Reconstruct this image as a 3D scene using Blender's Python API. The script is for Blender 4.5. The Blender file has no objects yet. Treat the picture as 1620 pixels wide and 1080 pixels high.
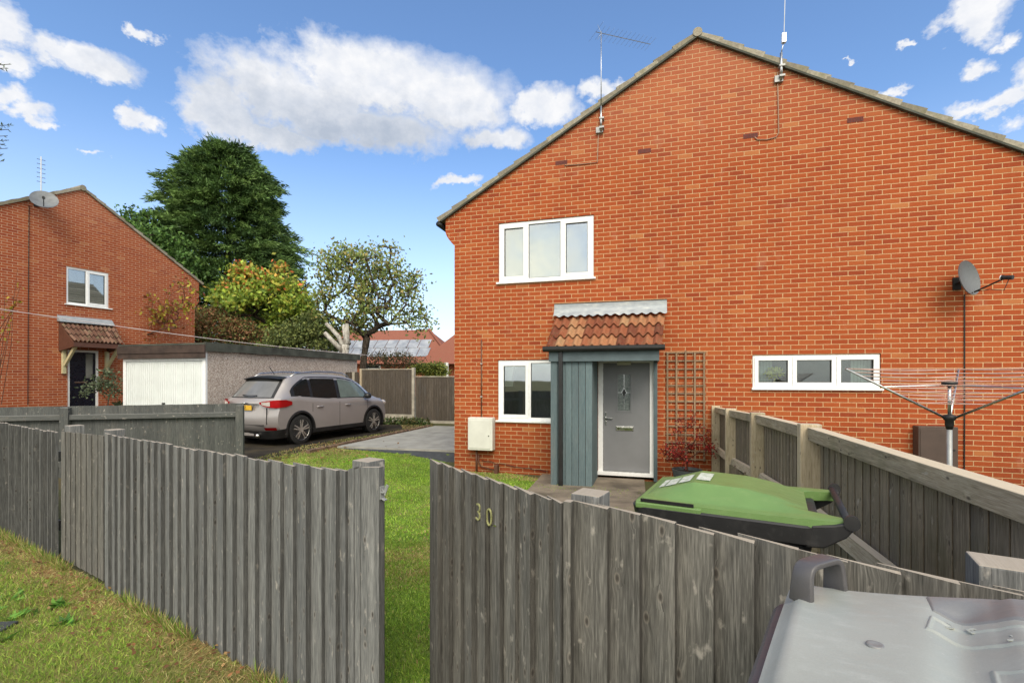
import bpy, math, random
import numpy as np
from mathutils import Vector, Matrix
from mathutils.geometry import tessellate_polygon
random.seed(7)
rng = np.random.default_rng(11)
S = bpy.context.scene
COL = S.collection
F, CX, HY, CZ = 760.0, 810.0, 598.0, 1.5      # focal length and horizon measured on the photograph, eye height

def ray(px, py, Y):
    return Vector(((px-CX)/F*Y, Y, CZ+(HY-py)/F*Y))

def sm(t):
    t = min(1.0, max(0.0, t)); return t*t*(3-2*t)

def G(x, y):
    """ground height"""
    g = -0.12*sm((y-2.6)/6.0)
    g -= 0.14*sm((x+2.6)/1.6)*sm((y-3.0)/4.5)*(1-sm((y-9.6)/1.0))
    return g

class Plane:
    """a vertical plane: local x runs along it, local -y faces the viewer"""
    def __init__(s, ox, oy, rz):
        s.o = (ox, oy); s.rz = rz; s.c = math.cos(rz); s.s = math.sin(rz)
    def at(s, px, py, off=0.0):
        k = (px-CX)/F
        # P = t*(k,1); local y = -(P-O).x*sin + (P-O).y*cos = -off
        t = (-off - s.o[0]*s.s + s.o[1]*s.c)/(-k*s.s + s.c)
        dx, dy = k*t-s.o[0], t-s.o[1]
        return dx*s.c+dy*s.s, CZ+(HY-py)/F*t
    def world(s, x, y, z):
        return Vector((s.o[0]+x*s.c-y*s.s, s.o[1]+x*s.s+y*s.c, z))

# ------------------------------------------------------------------ mesh builder
class MB:
    def __init__(s):
        s.v = []; s.f = []; s.r = []; s.uv = []
    def add(s, vs, fs, r=None, uvs=None):
        b = len(s.v); s.v += [tuple(v) for v in vs]
        r = random.random() if r is None else r
        for i, f in enumerate(fs):
            s.f.append(tuple(b+j for j in f)); s.r.append(r)
            s.uv.append(uvs[i] if uvs else None)
        return s
    def hexa(s, p, r=None):
        return s.add(p, [(3,2,1,0),(4,5,6,7),(0,1,5,4),(1,2,6,5),(2,3,7,6),(3,0,4,7)], r)
    def box(s, x0, x1, y0, y1, z0, z1, r=None):
        return s.hexa([(x0,y0,z0),(x1,y0,z0),(x1,y1,z0),(x0,y1,z0),(x0,y0,z1),(x1,y0,z1),(x1,y1,z1),(x0,y1,z1)], r)
    def bar(s, a, b, w, h, r=None, up=(0,0,1)):
        a = Vector(a); b = Vector(b); d = (b-a).normalized(); up = Vector(up)
        sd = d.cross(up)
        if sd.length < 1e-4: sd = d.cross(Vector((0,1,0)))
        sd.normalize(); u = sd.cross(d)
        sd *= w/2; u *= h/2
        return s.hexa([a-sd-u, a+sd-u, b+sd-u, b-sd-u, a-sd+u, a+sd+u, b+sd+u, b-sd+u], r)
    def tube(s, pts, rad, n=8, r=None, cap=True):
        pts = [Vector(p) for p in pts]; m = len(pts)
        if not hasattr(rad, '__len__'): rad = [rad]*m
        vs = []; ref = None
        for i, p in enumerate(pts):
            d = (pts[min(i+1,m-1)]-pts[max(i-1,0)])
            d = d.normalized() if d.length > 1e-9 else Vector((0,0,1))
            if ref is None:
                ref = d.cross(Vector((0,0,1)))
                if ref.length < .05: ref = d.cross(Vector((1,0,0)))
            ref = (ref - d*ref.dot(d)).normalized(); q = d.cross(ref)
            for k in range(n):
                a = 2*math.pi*k/n
                vs.append(p+(ref*math.cos(a)+q*math.sin(a))*rad[i])
        fs = [(i*n+k, i*n+(k+1)%n, (i+1)*n+(k+1)%n, (i+1)*n+k) for i in range(m-1) for k in range(n)]
        if cap: fs += [tuple(range(n-1,-1,-1)), tuple(range((m-1)*n, m*n))]
        return s.add(vs, fs, r)
    def prism(s, poly, y0, y1, r=None):
        """poly of (x,z), seen from -y, extruded from y0 (front) to y1"""
        n = len(poly)
        vs = [(x,y0,z) for x,z in poly]+[(x,y1,z) for x,z in poly]
        return s.add(vs, [tuple(range(n)), tuple(range(2*n-1,n-1,-1))]+[(i,i+n,(i+1)%n+n,(i+1)%n) for i in range(n)], r)
    def lathe(s, prof, n=20, c=(0,0,0), r=None):
        vs = []; m = len(prof)
        for rr, z in prof:
            for k in range(n):
                a = 2*math.pi*k/n; vs.append((c[0]+rr*math.cos(a), c[1]+rr*math.sin(a), c[2]+z))
        fs = [(i*n+k, i*n+(k+1)%n, (i+1)*n+(k+1)%n, (i+1)*n+k) for i in range(m-1) for k in range(n)]
        fs += [tuple(range(n-1,-1,-1)), tuple(range((m-1)*n, m*n))]
        return s.add(vs, fs, r)
    def grid(s, fn, nu, nv, r=None, flip=False):
        vs = [fn(i/nu, j/nv) for i in range(nu+1) for j in range(nv+1)]
        w = nv+1; fs = []
        for i in range(nu):
            for j in range(nv):
                q = (i*w+j, (i+1)*w+j, (i+1)*w+j+1, i*w+j+1)
                fs.append(q[::-1] if flip else q)
        return s.add(vs, fs, r)
    def holed(s, poly, holes, y, depth, r=.5):
        """flat face at y with rectangular holes (x0,x1,z0,z1) and reveals of the given depth"""
        loops = [[Vector((x,z,0)) for x,z in poly]]
        for x0,x1,z0,z1 in holes:
            loops.append([Vector((x0,z0,0)),Vector((x0,z1,0)),Vector((x1,z1,0)),Vector((x1,z0,0))])
        flat = [p for l in loops for p in l]
        tris = tessellate_polygon(loops)
        fs = []
        for t in tris:
            a,b,c = (flat[i] for i in t)
            cr = (b.x-a.x)*(c.y-a.y)-(b.y-a.y)*(c.x-a.x)
            fs.append(tuple(t) if cr > 0 else tuple(reversed(t)))
        s.add([(p.x,y,p.y) for p in flat], fs, r)
        for x0,x1,z0,z1 in holes:
            s.add([(x0,y,z0),(x1,y,z0),(x1,y,z1),(x0,y,z1),(x0,y+depth,z0),(x1,y+depth,z0),(x1,y+depth,z1),(x0,y+depth,z1)],
                  [(0,1,5,4),(1,2,6,5),(2,3,7,6),(3,0,4,7)], r)
        return s
    def build(s, name, mat, parent=None, smooth=False, bevel=0, loc=(0,0,0), rz=0, angle=35):
        me = bpy.data.meshes.new(name)
        me.from_pydata(s.v, [], s.f); me.update()
        a = me.attributes.new('rnd', 'FLOAT', 'FACE')
        a.data.foreach_set('value', s.r)
        uvl = me.uv_layers.new(name='UVMap'); buf = np.zeros(len(me.loops)*2)
        for p in me.polygons:
            u = s.uv[p.index]; nx, ny, nz = abs(p.normal.x), abs(p.normal.y), abs(p.normal.z)
            for k, li in enumerate(p.loop_indices):
                if u: q = u[k]
                else:
                    c = me.vertices[me.loops[li].vertex_index].co
                    q = (c.y, c.z) if nx > ny and nx > nz else ((c.x, c.z) if ny >= nz else (c.x, c.y))
                buf[2*li] = q[0]; buf[2*li+1] = q[1]
        uvl.data.foreach_set('uv', buf)
        if smooth:
            me.polygons.foreach_set('use_smooth', [True]*len(me.polygons))
        me.materials.append(mat)
        o = bpy.data.objects.new(name, me); COL.objects.link(o)
        o.location = loc; o.rotation_euler = (0,0,rz)
        if parent: o.parent = parent
        if bevel:
            m = o.modifiers.new('bevel', 'BEVEL'); m.width = bevel; m.segments = 2; m.limit_method = 'ANGLE'; m.angle_limit = math.radians(40)
            if smooth is False: pass
        return o

def tag(o, label, cat, group=None, kind=None):
    o['label'] = label; o['category'] = cat
    if group: o['group'] = group
    if kind: o['kind'] = kind
    return o
def thing(name, label, cat, loc=(0,0,0), rz=0, group=None):
    o = bpy.data.objects.new(name, None); o.empty_display_size = .2; COL.objects.link(o)
    o.location = loc; o.rotation_euler = (0,0,rz)
    return tag(o, label, cat, group)

def cards(name, P, D, L, W, C, mat, parent=None, N=None, droop=0.0, folds=True):
    """leaf or blade faces: base point, direction, length, width and colour of each"""
    n = len(P); P = np.asarray(P, float); D = np.asarray(D, float)
    D = D/np.linalg.norm(D, axis=1, keepdims=True)
    if N is None: N = rng.normal(size=(n,3))
    sd = np.cross(D, N); sd /= np.linalg.norm(sd, axis=1, keepdims=True)+1e-9
    L = np.broadcast_to(L, n)[:,None]; W = np.broadcast_to(W, n)[:,None]
    V = np.empty((n,4,3))
    V[:,0] = P; V[:,1] = P+D*L*.45+sd*W*.5; V[:,2] = P+D*L; V[:,3] = P+D*L*.45-sd*W*.5
    V[:,2,2] -= (L*droop)[:,0]
    me = bpy.data.meshes.new(name)
    me.vertices.add(n*4); me.vertices.foreach_set('co', V.reshape(-1))
    me.loops.add(n*4); me.loops.foreach_set('vertex_index', np.arange(n*4, dtype=np.int32))
    me.polygons.add(n); me.polygons.foreach_set('loop_start', np.arange(0, n*4, 4, dtype=np.int32))
    try: me.polygons.foreach_set('loop_total', np.full(n, 4, dtype=np.int32))
    except Exception: pass
    me.update(calc_edges=True); me.validate()
    a = me.attributes.new('col', 'FLOAT_COLOR', 'POINT')
    cc = np.ones((n,4,4)); cc[:,:,:3] = np.asarray(C)[:,None,:]
    a.data.foreach_set('color', cc.reshape(-1))
    me.materials.append(mat)
    o = bpy.data.objects.new(name, me); COL.objects.link(o)
    if parent: o.parent = parent
    return o

# ------------------------------------------------------------------ materials
class NT:
    def __init__(s, name):
        s.m = bpy.data.materials.new(name); s.m.use_nodes = True; s.nt = s.m.node_tree; s.nt.nodes.clear()
        s.out = s.nt.nodes.new('ShaderNodeOutputMaterial')
        s.uv = s.n('ShaderNodeTexCoord').outputs['UV']
        s.ob = s.nt.nodes[-1].outputs['Object']
        s.geo = s.n('ShaderNodeNewGeometry')
    def n(s, t, i=None, **kw):
        nd = s.nt.nodes.new(t)
        for k, v in kw.items(): setattr(nd, k, v)
        for k, v in (i or {}).items(): s.set(nd, k, v)
        return nd
    def set(s, nd, k, v):
        sock = nd.inputs[k]
        if isinstance(v, bpy.types.NodeSocket): s.nt.links.new(v, sock)
        elif hasattr(v, '__len__') and sock.type == 'RGBA' and len(v) == 3: sock.default_value = (*v, 1)
        else: sock.default_value = v
    def noise(s, sc, det=3, vec=None, rough=.55, dist=0, col=False):
        nd = s.n('ShaderNodeTexNoise', {'Scale': sc, 'Detail': det, 'Roughness': rough, 'Distortion': dist, 'Vector': vec if vec else s.ob})
        return nd.outputs['Color' if col else 'Fac']
    def vor(s, sc, vec=None, out='Distance', feature='F1', rnd=1):
        return s.n('ShaderNodeTexVoronoi', {'Scale': sc, 'Vector': vec if vec else s.ob, 'Randomness': rnd}, feature=feature).outputs[out]
    def ramp(s, fac, stops, interp='LINEAR'):
        nd = s.n('ShaderNodeValToRGB', {'Fac': fac}); cr = nd.color_ramp; cr.interpolation = interp
        while len(cr.elements) < len(stops): cr.elements.new(.5)
        for e, (p, c) in zip(cr.elements, stops):
            e.position = p; e.color = (c,c,c,1) if not hasattr(c, '__len__') else (*c, 1)
        return nd.outputs['Color']
    def mix(s, fac, a, b, mode='MIX'):
        nd = s.n('ShaderNodeMix', data_type='RGBA', blend_type=mode)
        for k, v in ((0,fac),(6,a),(7,b)): s.set(nd, k, v)
        return nd.outputs[2]
    def ma(s, op, a, b=0.0, c=0.0, clamp=False):
        nd = s.n('ShaderNodeMath', {0:a, 1:b, 2:c}, operation=op); nd.use_clamp = clamp
        return nd.outputs[0]
    def mr(s, v, a, b, c=0, d=1):
        return s.n('ShaderNodeMapRange', {0:v,1:a,2:b,3:c,4:d}).outputs[0]
    def mapv(s, vec, sc=(1,1,1), loc=(0,0,0)):
        return s.n('ShaderNodeMapping', {'Vector': vec, 'Scale': sc, 'Location': loc}).outputs[0]
    def vadd(s, a, b):
        return s.n('ShaderNodeVectorMath', {0:a,1:b}, operation='ADD').outputs[0]
    def comb(s, x=0, y=0, z=0):
        return s.n('ShaderNodeCombineXYZ', {0:x,1:y,2:z}).outputs[0]
    def sep(s, v):
        return s.n('ShaderNodeSeparateXYZ', {0:v}).outputs
    def attr(s, nm):
        return s.n('ShaderNodeAttribute', attribute_name=nm)
    def bump(s, h, st=.3, d=.01, nrm=None):
        i = {'Height':h, 'Strength':st, 'Distance':d}
        if nrm: i['Normal'] = nrm
        return s.n('ShaderNodeBump', i).outputs[0]
    def pbr(s, col, rough=.7, metal=0, nrm=None, spec=.5, **extra):
        i = {'Base Color':col, 'Roughness':rough, 'Metallic':metal, 'Specular IOR Level':spec}
        if nrm: i['Normal'] = nrm
        b = s.n('ShaderNodeBsdfPrincipled', i)
        for k, v in extra.items(): s.set(b, k.replace('_',' '), v)
        s.nt.links.new(b.outputs[0], s.out.inputs[0]); s.b = b
        return s.m

def simple(name, col, rough=.6, metal=0, var=.12, sc=6, bump=0, spec=.5):
    t = NT(name)
    f = t.noise(sc, 4)
    lo = tuple(c*(1-var*1.6) for c in col); hi = tuple(min(1,c*(1+var)) for c in col)
    c = t.ramp(f, [(.3,lo),(.7,hi)])
    nr = t.bump(t.noise(sc*12,3), bump, .004) if bump else None
    r = t.mr(t.noise(sc*2.3, 3), .3, .7, max(0,rough-.07), min(1,rough+.07))
    return t.pbr(c, r, metal, nr, spec)

def brick_mat(name, tone=(1,1,1), mort=(.60,.39,.21), pale_z=None, shift=(0,0,0)):
    t = NT(name)
    wob = t.noise(9, 2, t.uv, col=True)
    v = t.n('ShaderNodeVectorMath', {0:t.n('ShaderNodeVectorMath', {0:wob,1:(.5,.5,.5)}, operation='SUBTRACT').outputs[0], 1:(.005,.005,0)}, operation='MULTIPLY').outputs[0]
    v = t.vadd(t.mapv(t.uv, loc=shift), v)
    br = t.n('ShaderNodeTexBrick', {'Vector':v,'Color1':(0,0,0,1),'Color2':(1,1,1,1),'Mortar':(0,0,0,1),'Scale':1,'Mortar Size':.0058,'Mortar Smooth':.2,'Bias':0,'Brick Width':.225,'Row Height':.075}, offset=.5)
    T = lambda r,g,b: (r*tone[0]*.97, g*tone[1]*1.10, b*tone[2]*1.30)
    col = t.ramp(br.outputs['Color'], [(0,T(.30,.048,.014)),(.10,T(.345,.060,.015)),(.45,T(.375,.068,.016)),(.86,T(.395,.077,.018)),(.97,T(.425,.098,.025)),(1,T(.47,.15,.045))])
    g = t.noise(130, 4, t.uv)
    col = t.mix(t.mr(g,.35,.7,0,.28), col, t.mix(1, col, (.62,.5,.45), 'MULTIPLY'))
    spots = t.noise(22, 3, t.uv)
    col = t.mix(t.mr(spots,.55,.75,0,.25), col, T(.50,.13,.045))
    mo = t.mix(t.mr(t.noise(60,3,t.uv),.3,.7), tuple(c*.78 for c in mort), tuple(c*1.12 for c in mort))
    col = t.mix(br.outputs['Fac'], col, mo)
    # weathering: broad soft blotches, rain streaks under the verge
    big = t.noise(.55, 5, t.uv)
    stk = t.noise(1.0, 5, t.mapv(t.uv,(2.6,.35,1)))
    col = t.mix(t.mr(stk,.50,.72,0,.30), col, t.mix(1, col, (.66,.62,.62), 'MULTIPLY'))
    col = t.mix(t.mr(big,.35,.7,0,.34), col, t.mix(1, col, (.80,.74,.72), 'MULTIPLY'))
    if pale_z:
        z = t.sep(t.uv)[1]
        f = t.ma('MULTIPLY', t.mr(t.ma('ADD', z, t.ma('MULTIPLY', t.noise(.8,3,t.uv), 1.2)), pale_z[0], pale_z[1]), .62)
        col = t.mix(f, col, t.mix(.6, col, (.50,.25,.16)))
    bs = t.noise(.9, 4, t.mapv(t.uv,(1,.5,1),(3,7,0)))
    col = t.mix(t.mr(bs,.52,.70,0,.22), col, t.mix(1, col, (.84,.92,1.0), 'MULTIPLY'))
    z_ = t.sep(t.uv)[1]
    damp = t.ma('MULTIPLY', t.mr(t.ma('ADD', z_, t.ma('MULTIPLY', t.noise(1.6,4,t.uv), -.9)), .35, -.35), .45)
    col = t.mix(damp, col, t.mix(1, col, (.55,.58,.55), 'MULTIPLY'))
    eff = t.mr(t.noise(3.1, 5, t.mapv(t.uv,(1,.6,1))), .62,.78,0,.16)
    col = t.mix(eff, col, (.62,.42,.30))
    h = t.ma('SUBTRACT', t.ma('MULTIPLY', t.noise(160,3,t.uv), .22), br.outputs['Fac'])
    return t.pbr(col, .88, 0, t.bump(h, .7, .006), .25)

def wood_mat(name, along='z', dark=(.070,.072,.072), mid=(.172,.174,.171), light=(.33,.33,.32), knots=True, tint=None, edge=False, topcol=(.42,.36,.29), green=0):
    t = NT(name)
    u, w, _ = t.sep(t.uv)
    r = t.attr('rnd').outputs['Fac']
    if along != 'z': u, w = w, u
    off = t.ma('MULTIPLY', r, 37.0)
    v = t.comb(t.ma('ADD', u, off), w, off)
    # knots: sparse voronoi cells stretched along the grain
    kv = t.comb(t.ma('MULTIPLY', t.ma('ADD',u,off), 21.0), t.ma('ADD', t.ma('MULTIPLY', w, 11.0), off), 0)
    kd = t.n('ShaderNodeTexVoronoi', {'Vector':kv,'Scale':1.0,'Randomness':.9}, voronoi_dimensions='2D')
    kc = t.sep(kd.outputs['Color'])[0]
    has = t.ma('GREATER_THAN', kc, .86)
    knot = t.ma('MULTIPLY', t.mr(kd.outputs['Distance'], .05, .17, 1, 0), has)
    pull = t.ma('MULTIPLY', t.ma('MULTIPLY', t.mr(kd.outputs['Distance'], 0, .6, 1, 0), has), .012)
    gv = t.comb(t.ma('ADD', t.ma('ADD',u,off), pull), t.ma('MULTIPLY', w, .045), off)
    gv2 = t.comb(t.ma('ADD', t.ma('ADD',u,off), pull), t.ma('MULTIPLY', w, .10), off)
    g1 = t.noise(95, 4, gv, .6, .3)
    g2 = t.noise(330, 3, gv, .6)
    g3 = t.noise(13, 3, gv2)
    gr = t.ma('ADD', t.ma('MULTIPLY', g1, .40), t.ma('ADD', t.ma('MULTIPLY', g2, .44), t.ma('MULTIPLY', g3, .16)))
    c = t.ramp(gr, [(.34,dark),(.50,mid),(.66,light)])
    c = t.mix(t.mr(r,0,1,0,.5), c, t.mix(1, c, (.62,.62,.64), 'MULTIPLY'))
    st = t.noise(2.2, 4, t.comb(t.ma('MULTIPLY',t.ma('ADD',u,off),2.2), t.ma('MULTIPLY',w,.6), off))
    c = t.mix(t.mr(st,.55,.75,0,.25), c, (.25,.225,.195))
    c = t.mix(t.mr(st,.25,.45,.35,0), c, (.10,.105,.11))
    if green:
        c = t.mix(t.ma('MULTIPLY', t.mr(t.noise(3.3,4,t.ob),.5,.7), green), c, (.10,.115,.05))
    if knots:
        c = t.mix(t.ma('MULTIPLY', knot, .8), c, (.055,.045,.038))
        ring = t.ma('MULTIPLY', t.mr(t.ma('ABSOLUTE', t.ma('SUBTRACT', kd.outputs['Distance'], .17)), 0,.07,1,0), has)
        c = t.mix(t.ma('MULTIPLY', ring, .22), c, (.40,.34,.28))
        scuff = t.noise(13, 5, t.comb(t.ma('MULTIPLY',t.ma('ADD',u,off),2), w, off))
        c = t.mix(t.mr(scuff,.63,.74,0,.6), c, (.50,.46,.41))
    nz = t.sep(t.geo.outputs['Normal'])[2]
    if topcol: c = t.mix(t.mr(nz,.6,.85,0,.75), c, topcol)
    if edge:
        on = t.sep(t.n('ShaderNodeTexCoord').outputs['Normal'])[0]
        c = t.mix(t.mr(t.ma('ABSOLUTE', on),.6,.9,0,.45), c, (.026,.026,.025))  # side edges darkened in the colour, for the shade lines where boards overlap
    if tint: c = t.mix(1, c, tint, 'MULTIPLY')
    h = t.ma('SUBTRACT', gr, t.ma('MULTIPLY', knot, .2))
    return t.pbr(c, .86, 0, t.bump(h, .55, .0045), .2)

def leaf_mat(name, trans=.35, rough=.55, gain=1.0):
    t = NT(name)
    c = t.attr('col').outputs['Color']
    c = t.mix(t.mr(t.noise(1.7,3),.3,.7,0,.35), c, t.mix(1,c,(.6,.66,.6),'MULTIPLY'))
    b = t.n('ShaderNodeBsdfPrincipled', {'Base Color':c,'Roughness':rough,'Specular IOR Level':.3})
    tr = t.n('ShaderNodeBsdfTranslucent', {'Color':c})
    mx = t.n('ShaderNodeMixShader', {0:trans,1:b.outputs[0],2:tr.outputs[0]})
    t.nt.links.new(mx.outputs[0], t.out.inputs[0]); return t.m

def glass_mat(name, tint=(.9,.95,.93), see=.75, rough=.02):
    t = NT(name)
    gl = t.n('ShaderNodeBsdfGlossy', {'Color':(1,1,1,1),'Roughness':rough, 'Normal': t.bump(t.noise(1.3,2),.04,.02)})
    tr = t.n('ShaderNodeBsdfTransparent', {'Color':(*tint,1)})
    fr = t.n('ShaderNodeFresnel', {'IOR':1.6})
    f = t.ma('MAXIMUM', t.ma('MULTIPLY', fr.outputs[0], 1.6), 1-see)
    mx = t.n('ShaderNodeMixShader', {0:f,1:tr.outputs[0],2:gl.outputs[0]})
    t.nt.links.new(mx.outputs[0], t.out.inputs[0]); return t.m

def ground_mat(name, a, b, c, sc=1.2, fine=60, bump=.5):
    t = NT(name)
    n1 = t.noise(sc, 5); n2 = t.noise(fine, 4)
    col = t.ramp(n1, [(.32,a),(.5,b),(.68,c)])
    col = t.mix(t.mr(n2,.3,.7,0,.55), col, t.mix(1,col,(.45,.45,.42),'MULTIPLY'))
    return t.pbr(col, .95, 0, t.bump(n2, bump, .015), .15)

M = {}
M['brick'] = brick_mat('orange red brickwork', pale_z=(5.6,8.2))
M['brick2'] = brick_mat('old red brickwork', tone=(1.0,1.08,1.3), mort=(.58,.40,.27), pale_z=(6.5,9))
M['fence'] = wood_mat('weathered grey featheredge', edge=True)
M['fencepost'] = wood_mat('weathered grey post')
M['fence_h'] = wood_mat('weathered grey rail', 'x')
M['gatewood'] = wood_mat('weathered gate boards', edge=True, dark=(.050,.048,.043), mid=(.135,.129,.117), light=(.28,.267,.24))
M['side'] = wood_mat('brown weathered boards', dark=(.105,.086,.064), mid=(.24,.20,.15), light=(.40,.335,.26), green=.25)
M['side_h'] = wood_mat('bare weathered rail', 'x', dark=(.20,.16,.11), mid=(.43,.36,.26), light=(.60,.52,.40), topcol=(.62,.53,.40), green=.35)
M['side_p'] = wood_mat('mossy weathered post', 'z', dark=(.26,.20,.13), mid=(.52,.43,.30), light=(.66,.57,.42), green=.3)
M['panel'] = wood_mat('dark featheredge panel', dark=(.045,.038,.032), mid=(.10,.083,.066), light=(.17,.145,.115), knots=False, topcol=(.3,.26,.2))
M['backfence'] = wood_mat('grey painted boards', dark=(.05,.055,.053), mid=(.095,.10,.097), light=(.15,.155,.148), topcol=(.26,.26,.24))
M['backfence_h'] = wood_mat('grey painted rail', 'x', dark=(.06,.065,.063), mid=(.11,.115,.112), light=(.17,.175,.165), topcol=(.28,.28,.26))
M['blue'] = wood_mat('blue grey stained boards', dark=(.085,.125,.14), mid=(.130,.178,.192), light=(.18,.23,.24), knots=False, topcol=None)
M['bluetrim'] = simple('blue grey trim', (.085,.12,.135), .55)
M['trellis'] = wood_mat('faded trellis lath', 'z', dark=(.16,.10,.06), mid=(.29,.195,.12), light=(.42,.30,.20), knots=False, topcol=None)
M['cream'] = simple('cream painted timber', (.55,.50,.30), .6)
M['brown'] = simple('brown stained timber', (.11,.045,.028), .6)
M['upvc'] = simple('white upvc', (.86,.87,.87), .28, var=.02)
M['gasket'] = simple('black gasket', (.02,.02,.02), .5)
M['glass'] = glass_mat('window glass', see=.95)
M['glass_pale'] = glass_mat('bright window glass', see=.72)
M['blind'] = simple('pale blind fabric', (.50,.56,.50), .9, var=.05, sc=1.2)
M['blind_grey'] = simple('grey blind fabric', (.36,.38,.40), .9, var=.05, sc=1.2)
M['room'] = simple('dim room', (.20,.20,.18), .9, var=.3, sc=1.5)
M['backing_dim'] = simple('dim panel behind glass', (.085,.09,.07), .9, var=.35, sc=1.2)
M['cabinet'] = simple('kitchen cupboard', (.6,.6,.57), .5)
M['door'] = simple('grey composite door', (.205,.21,.22), .5, var=.05, sc=3, bump=.25)
M['door_dark'] = simple('near black door', (.008,.009,.018), .3)
M['chrome'] = simple('polished metal', (.75,.75,.74), .18, 1, .04)
M['steel'] = simple('galvanised steel', (.36,.37,.37), .5, .4, .15)
M['alu'] = simple('dull aluminium', (.55,.56,.57), .32, 1, .1)
M['black'] = simple('black plastic', (.014,.014,.015), .45, var=.3)
M['rubber'] = simple('tyre rubber', (.018,.018,.018), .8, var=.3, sc=20)
M['brownmetal'] = simple('brown painted box', (.075,.05,.04), .55, var=.1)
M['meter'] = simple('off white meter box', (.66,.66,.61), .5, var=.06, sc=4)
M['pot'] = simple('grey plant pot', (.07,.08,.085), .7)
M['lightunit'] = simple('porch light plastic', (.55,.55,.42), .5)
M['concrete'] = simple('concrete', (.40,.37,.30), .9, var=.2, sc=5, bump=.6)
M['flag'] = simple('damp concrete flags', (.20,.165,.125), .85, var=.35, sc=2.5, bump=.5)
def tile_mat(name, stops, moss=.3):
    t = NT(name)
    r = t.attr('rnd').outputs['Fac']
    c = t.ramp(r, stops)
    c = t.mix(t.mr(t.noise(30,4),.4,.7,0,.5), c, t.mix(1,c,(.45,.4,.4),'MULTIPLY'))
    c = t.mix(t.ma('MULTIPLY', t.mr(t.noise(7,5),.52,.68), moss), c, (.20,.19,.11))
    return t.pbr(c, .85, 0, t.bump(t.noise(90,3),.4,.004), .2)
M['pantile'] = tile_mat('terracotta pantiles', [(0,(.15,.05,.03)),(.35,(.24,.08,.042)),(.65,(.30,.11,.055)),(.9,(.38,.18,.09)),(1,(.40,.24,.13))])
M['pantile2'] = tile_mat('brown pantiles', [(0,(.10,.05,.035)),(.5,(.16,.085,.06)),(1,(.24,.14,.10))], .5)
M['rooftile'] = tile_mat('lichened concrete tiles', [(0,(.23,.21,.165)),(.5,(.31,.28,.22)),(1,(.38,.35,.28))], .6)
M['rooftile_dark'] = tile_mat('grey roof tiles', [(0,(.10,.09,.08)),(1,(.18,.16,.14))], .4)
M['farroof'] = tile_mat('red roof tiles', [(0,(.20,.075,.05)),(1,(.29,.11,.075))], .15)
def lead():
    t = NT('lead flashing')
    c = t.ramp(t.noise(7,5,t.mapv(t.ob,(1,1,3))), [(.3,(.27,.30,.33)),(.55,(.35,.38,.40)),(.75,(.48,.50,.48))])
    return t.pbr(c, .6, .2, t.bump(t.noise(11,3),.5,.01))
M['lead'] = lead()
def render_mat():
    t = NT('pebbledash')
    v = t.vor(62, t.ob, 'Color'); s_ = t.sep(v)[0]
    c = t.ramp(s_, [(0,(.22,.17,.145)),(.25,(.38,.30,.25)),(.55,(.50,.41,.35)),(.85,(.62,.54,.47)),(1,(.75,.70,.64))])
    c = t.mix(t.mr(t.noise(1.3,4),.4,.7,0,.3), c, t.mix(1,c,(.7,.68,.66),'MULTIPLY'))
    return t.pbr(c, .9, 0, t.bump(t.vor(62),.5,.008))
M['dash'] = render_mat()
def ribbed():
    t = NT('white ribbed garage door')
    x = t.sep(t.ob)[0]
    c = t.ramp(t.noise(3,4), [(.3,(.70,.735,.725)),(.7,(.78,.82,.81))])
    return t.pbr(c, .45, 0)
M['garage'] = ribbed()
M['felt'] = simple('roof felt edge', (.07,.075,.06), .9, var=.3, sc=3, bump=.6)
M['felt2'] = simple('brown fascia', (.055,.035,.028), .85, var=.3, sc=4)
M['leaf'] = leaf_mat('foliage', .3)
M['grass'] = leaf_mat('grass blades', .35, .6)
M['conif'] = leaf_mat('conifer foliage', .15, .6)
def bark(name, a, b):
    t = NT(name)
    f = t.noise(14, 5, t.mapv(t.ob,(1,1,.35)))
    return t.pbr(t.ramp(f,[(.35,a),(.65,b)]), .9, 0, t.bump(f,.7,.02), .1)
M['bark'] = bark('dark bark', (.035,.028,.022), (.10,.08,.062))
M['birch'] = bark('pale pruned bark', (.22,.20,.17), (.52,.50,.46))
M['twig'] = bark('reddish twigs', (.08,.035,.025), (.16,.08,.055))
M['lawn'] = ground_mat('lawn soil', (.12,.20,.035), (.17,.26,.045), (.24,.25,.08), 1.5)
M['verge'] = ground_mat('verge soil', (.14,.17,.045), (.22,.21,.07), (.26,.17,.08), 1.8)
M['earth'] = ground_mat('garden ground', (.08,.09,.035), (.10,.10,.045), (.13,.10,.06), .8)
M['drive'] = ground_mat('dark gravelly soil', (.018,.016,.014), (.04,.034,.027), (.075,.062,.04), 1.5, 80)
M['slab'] = simple('pale grey slabs', (.33,.325,.29), .8, var=.15, sc=3, bump=.3)
M['asphalt'] = simple('dark asphalt path', (.055,.06,.062), .85, var=.2, sc=8, bump=.6)
M['edging'] = simple('brick edging', (.20,.13,.085), .9, var=.4, sc=9, bump=.6)
M['brass'] = simple('tarnished numeral', (.42,.42,.20), .3, .35, .2, 20)
M['airline'] = simple('pale washing line', (.62,.42,.36), .6)
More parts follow.
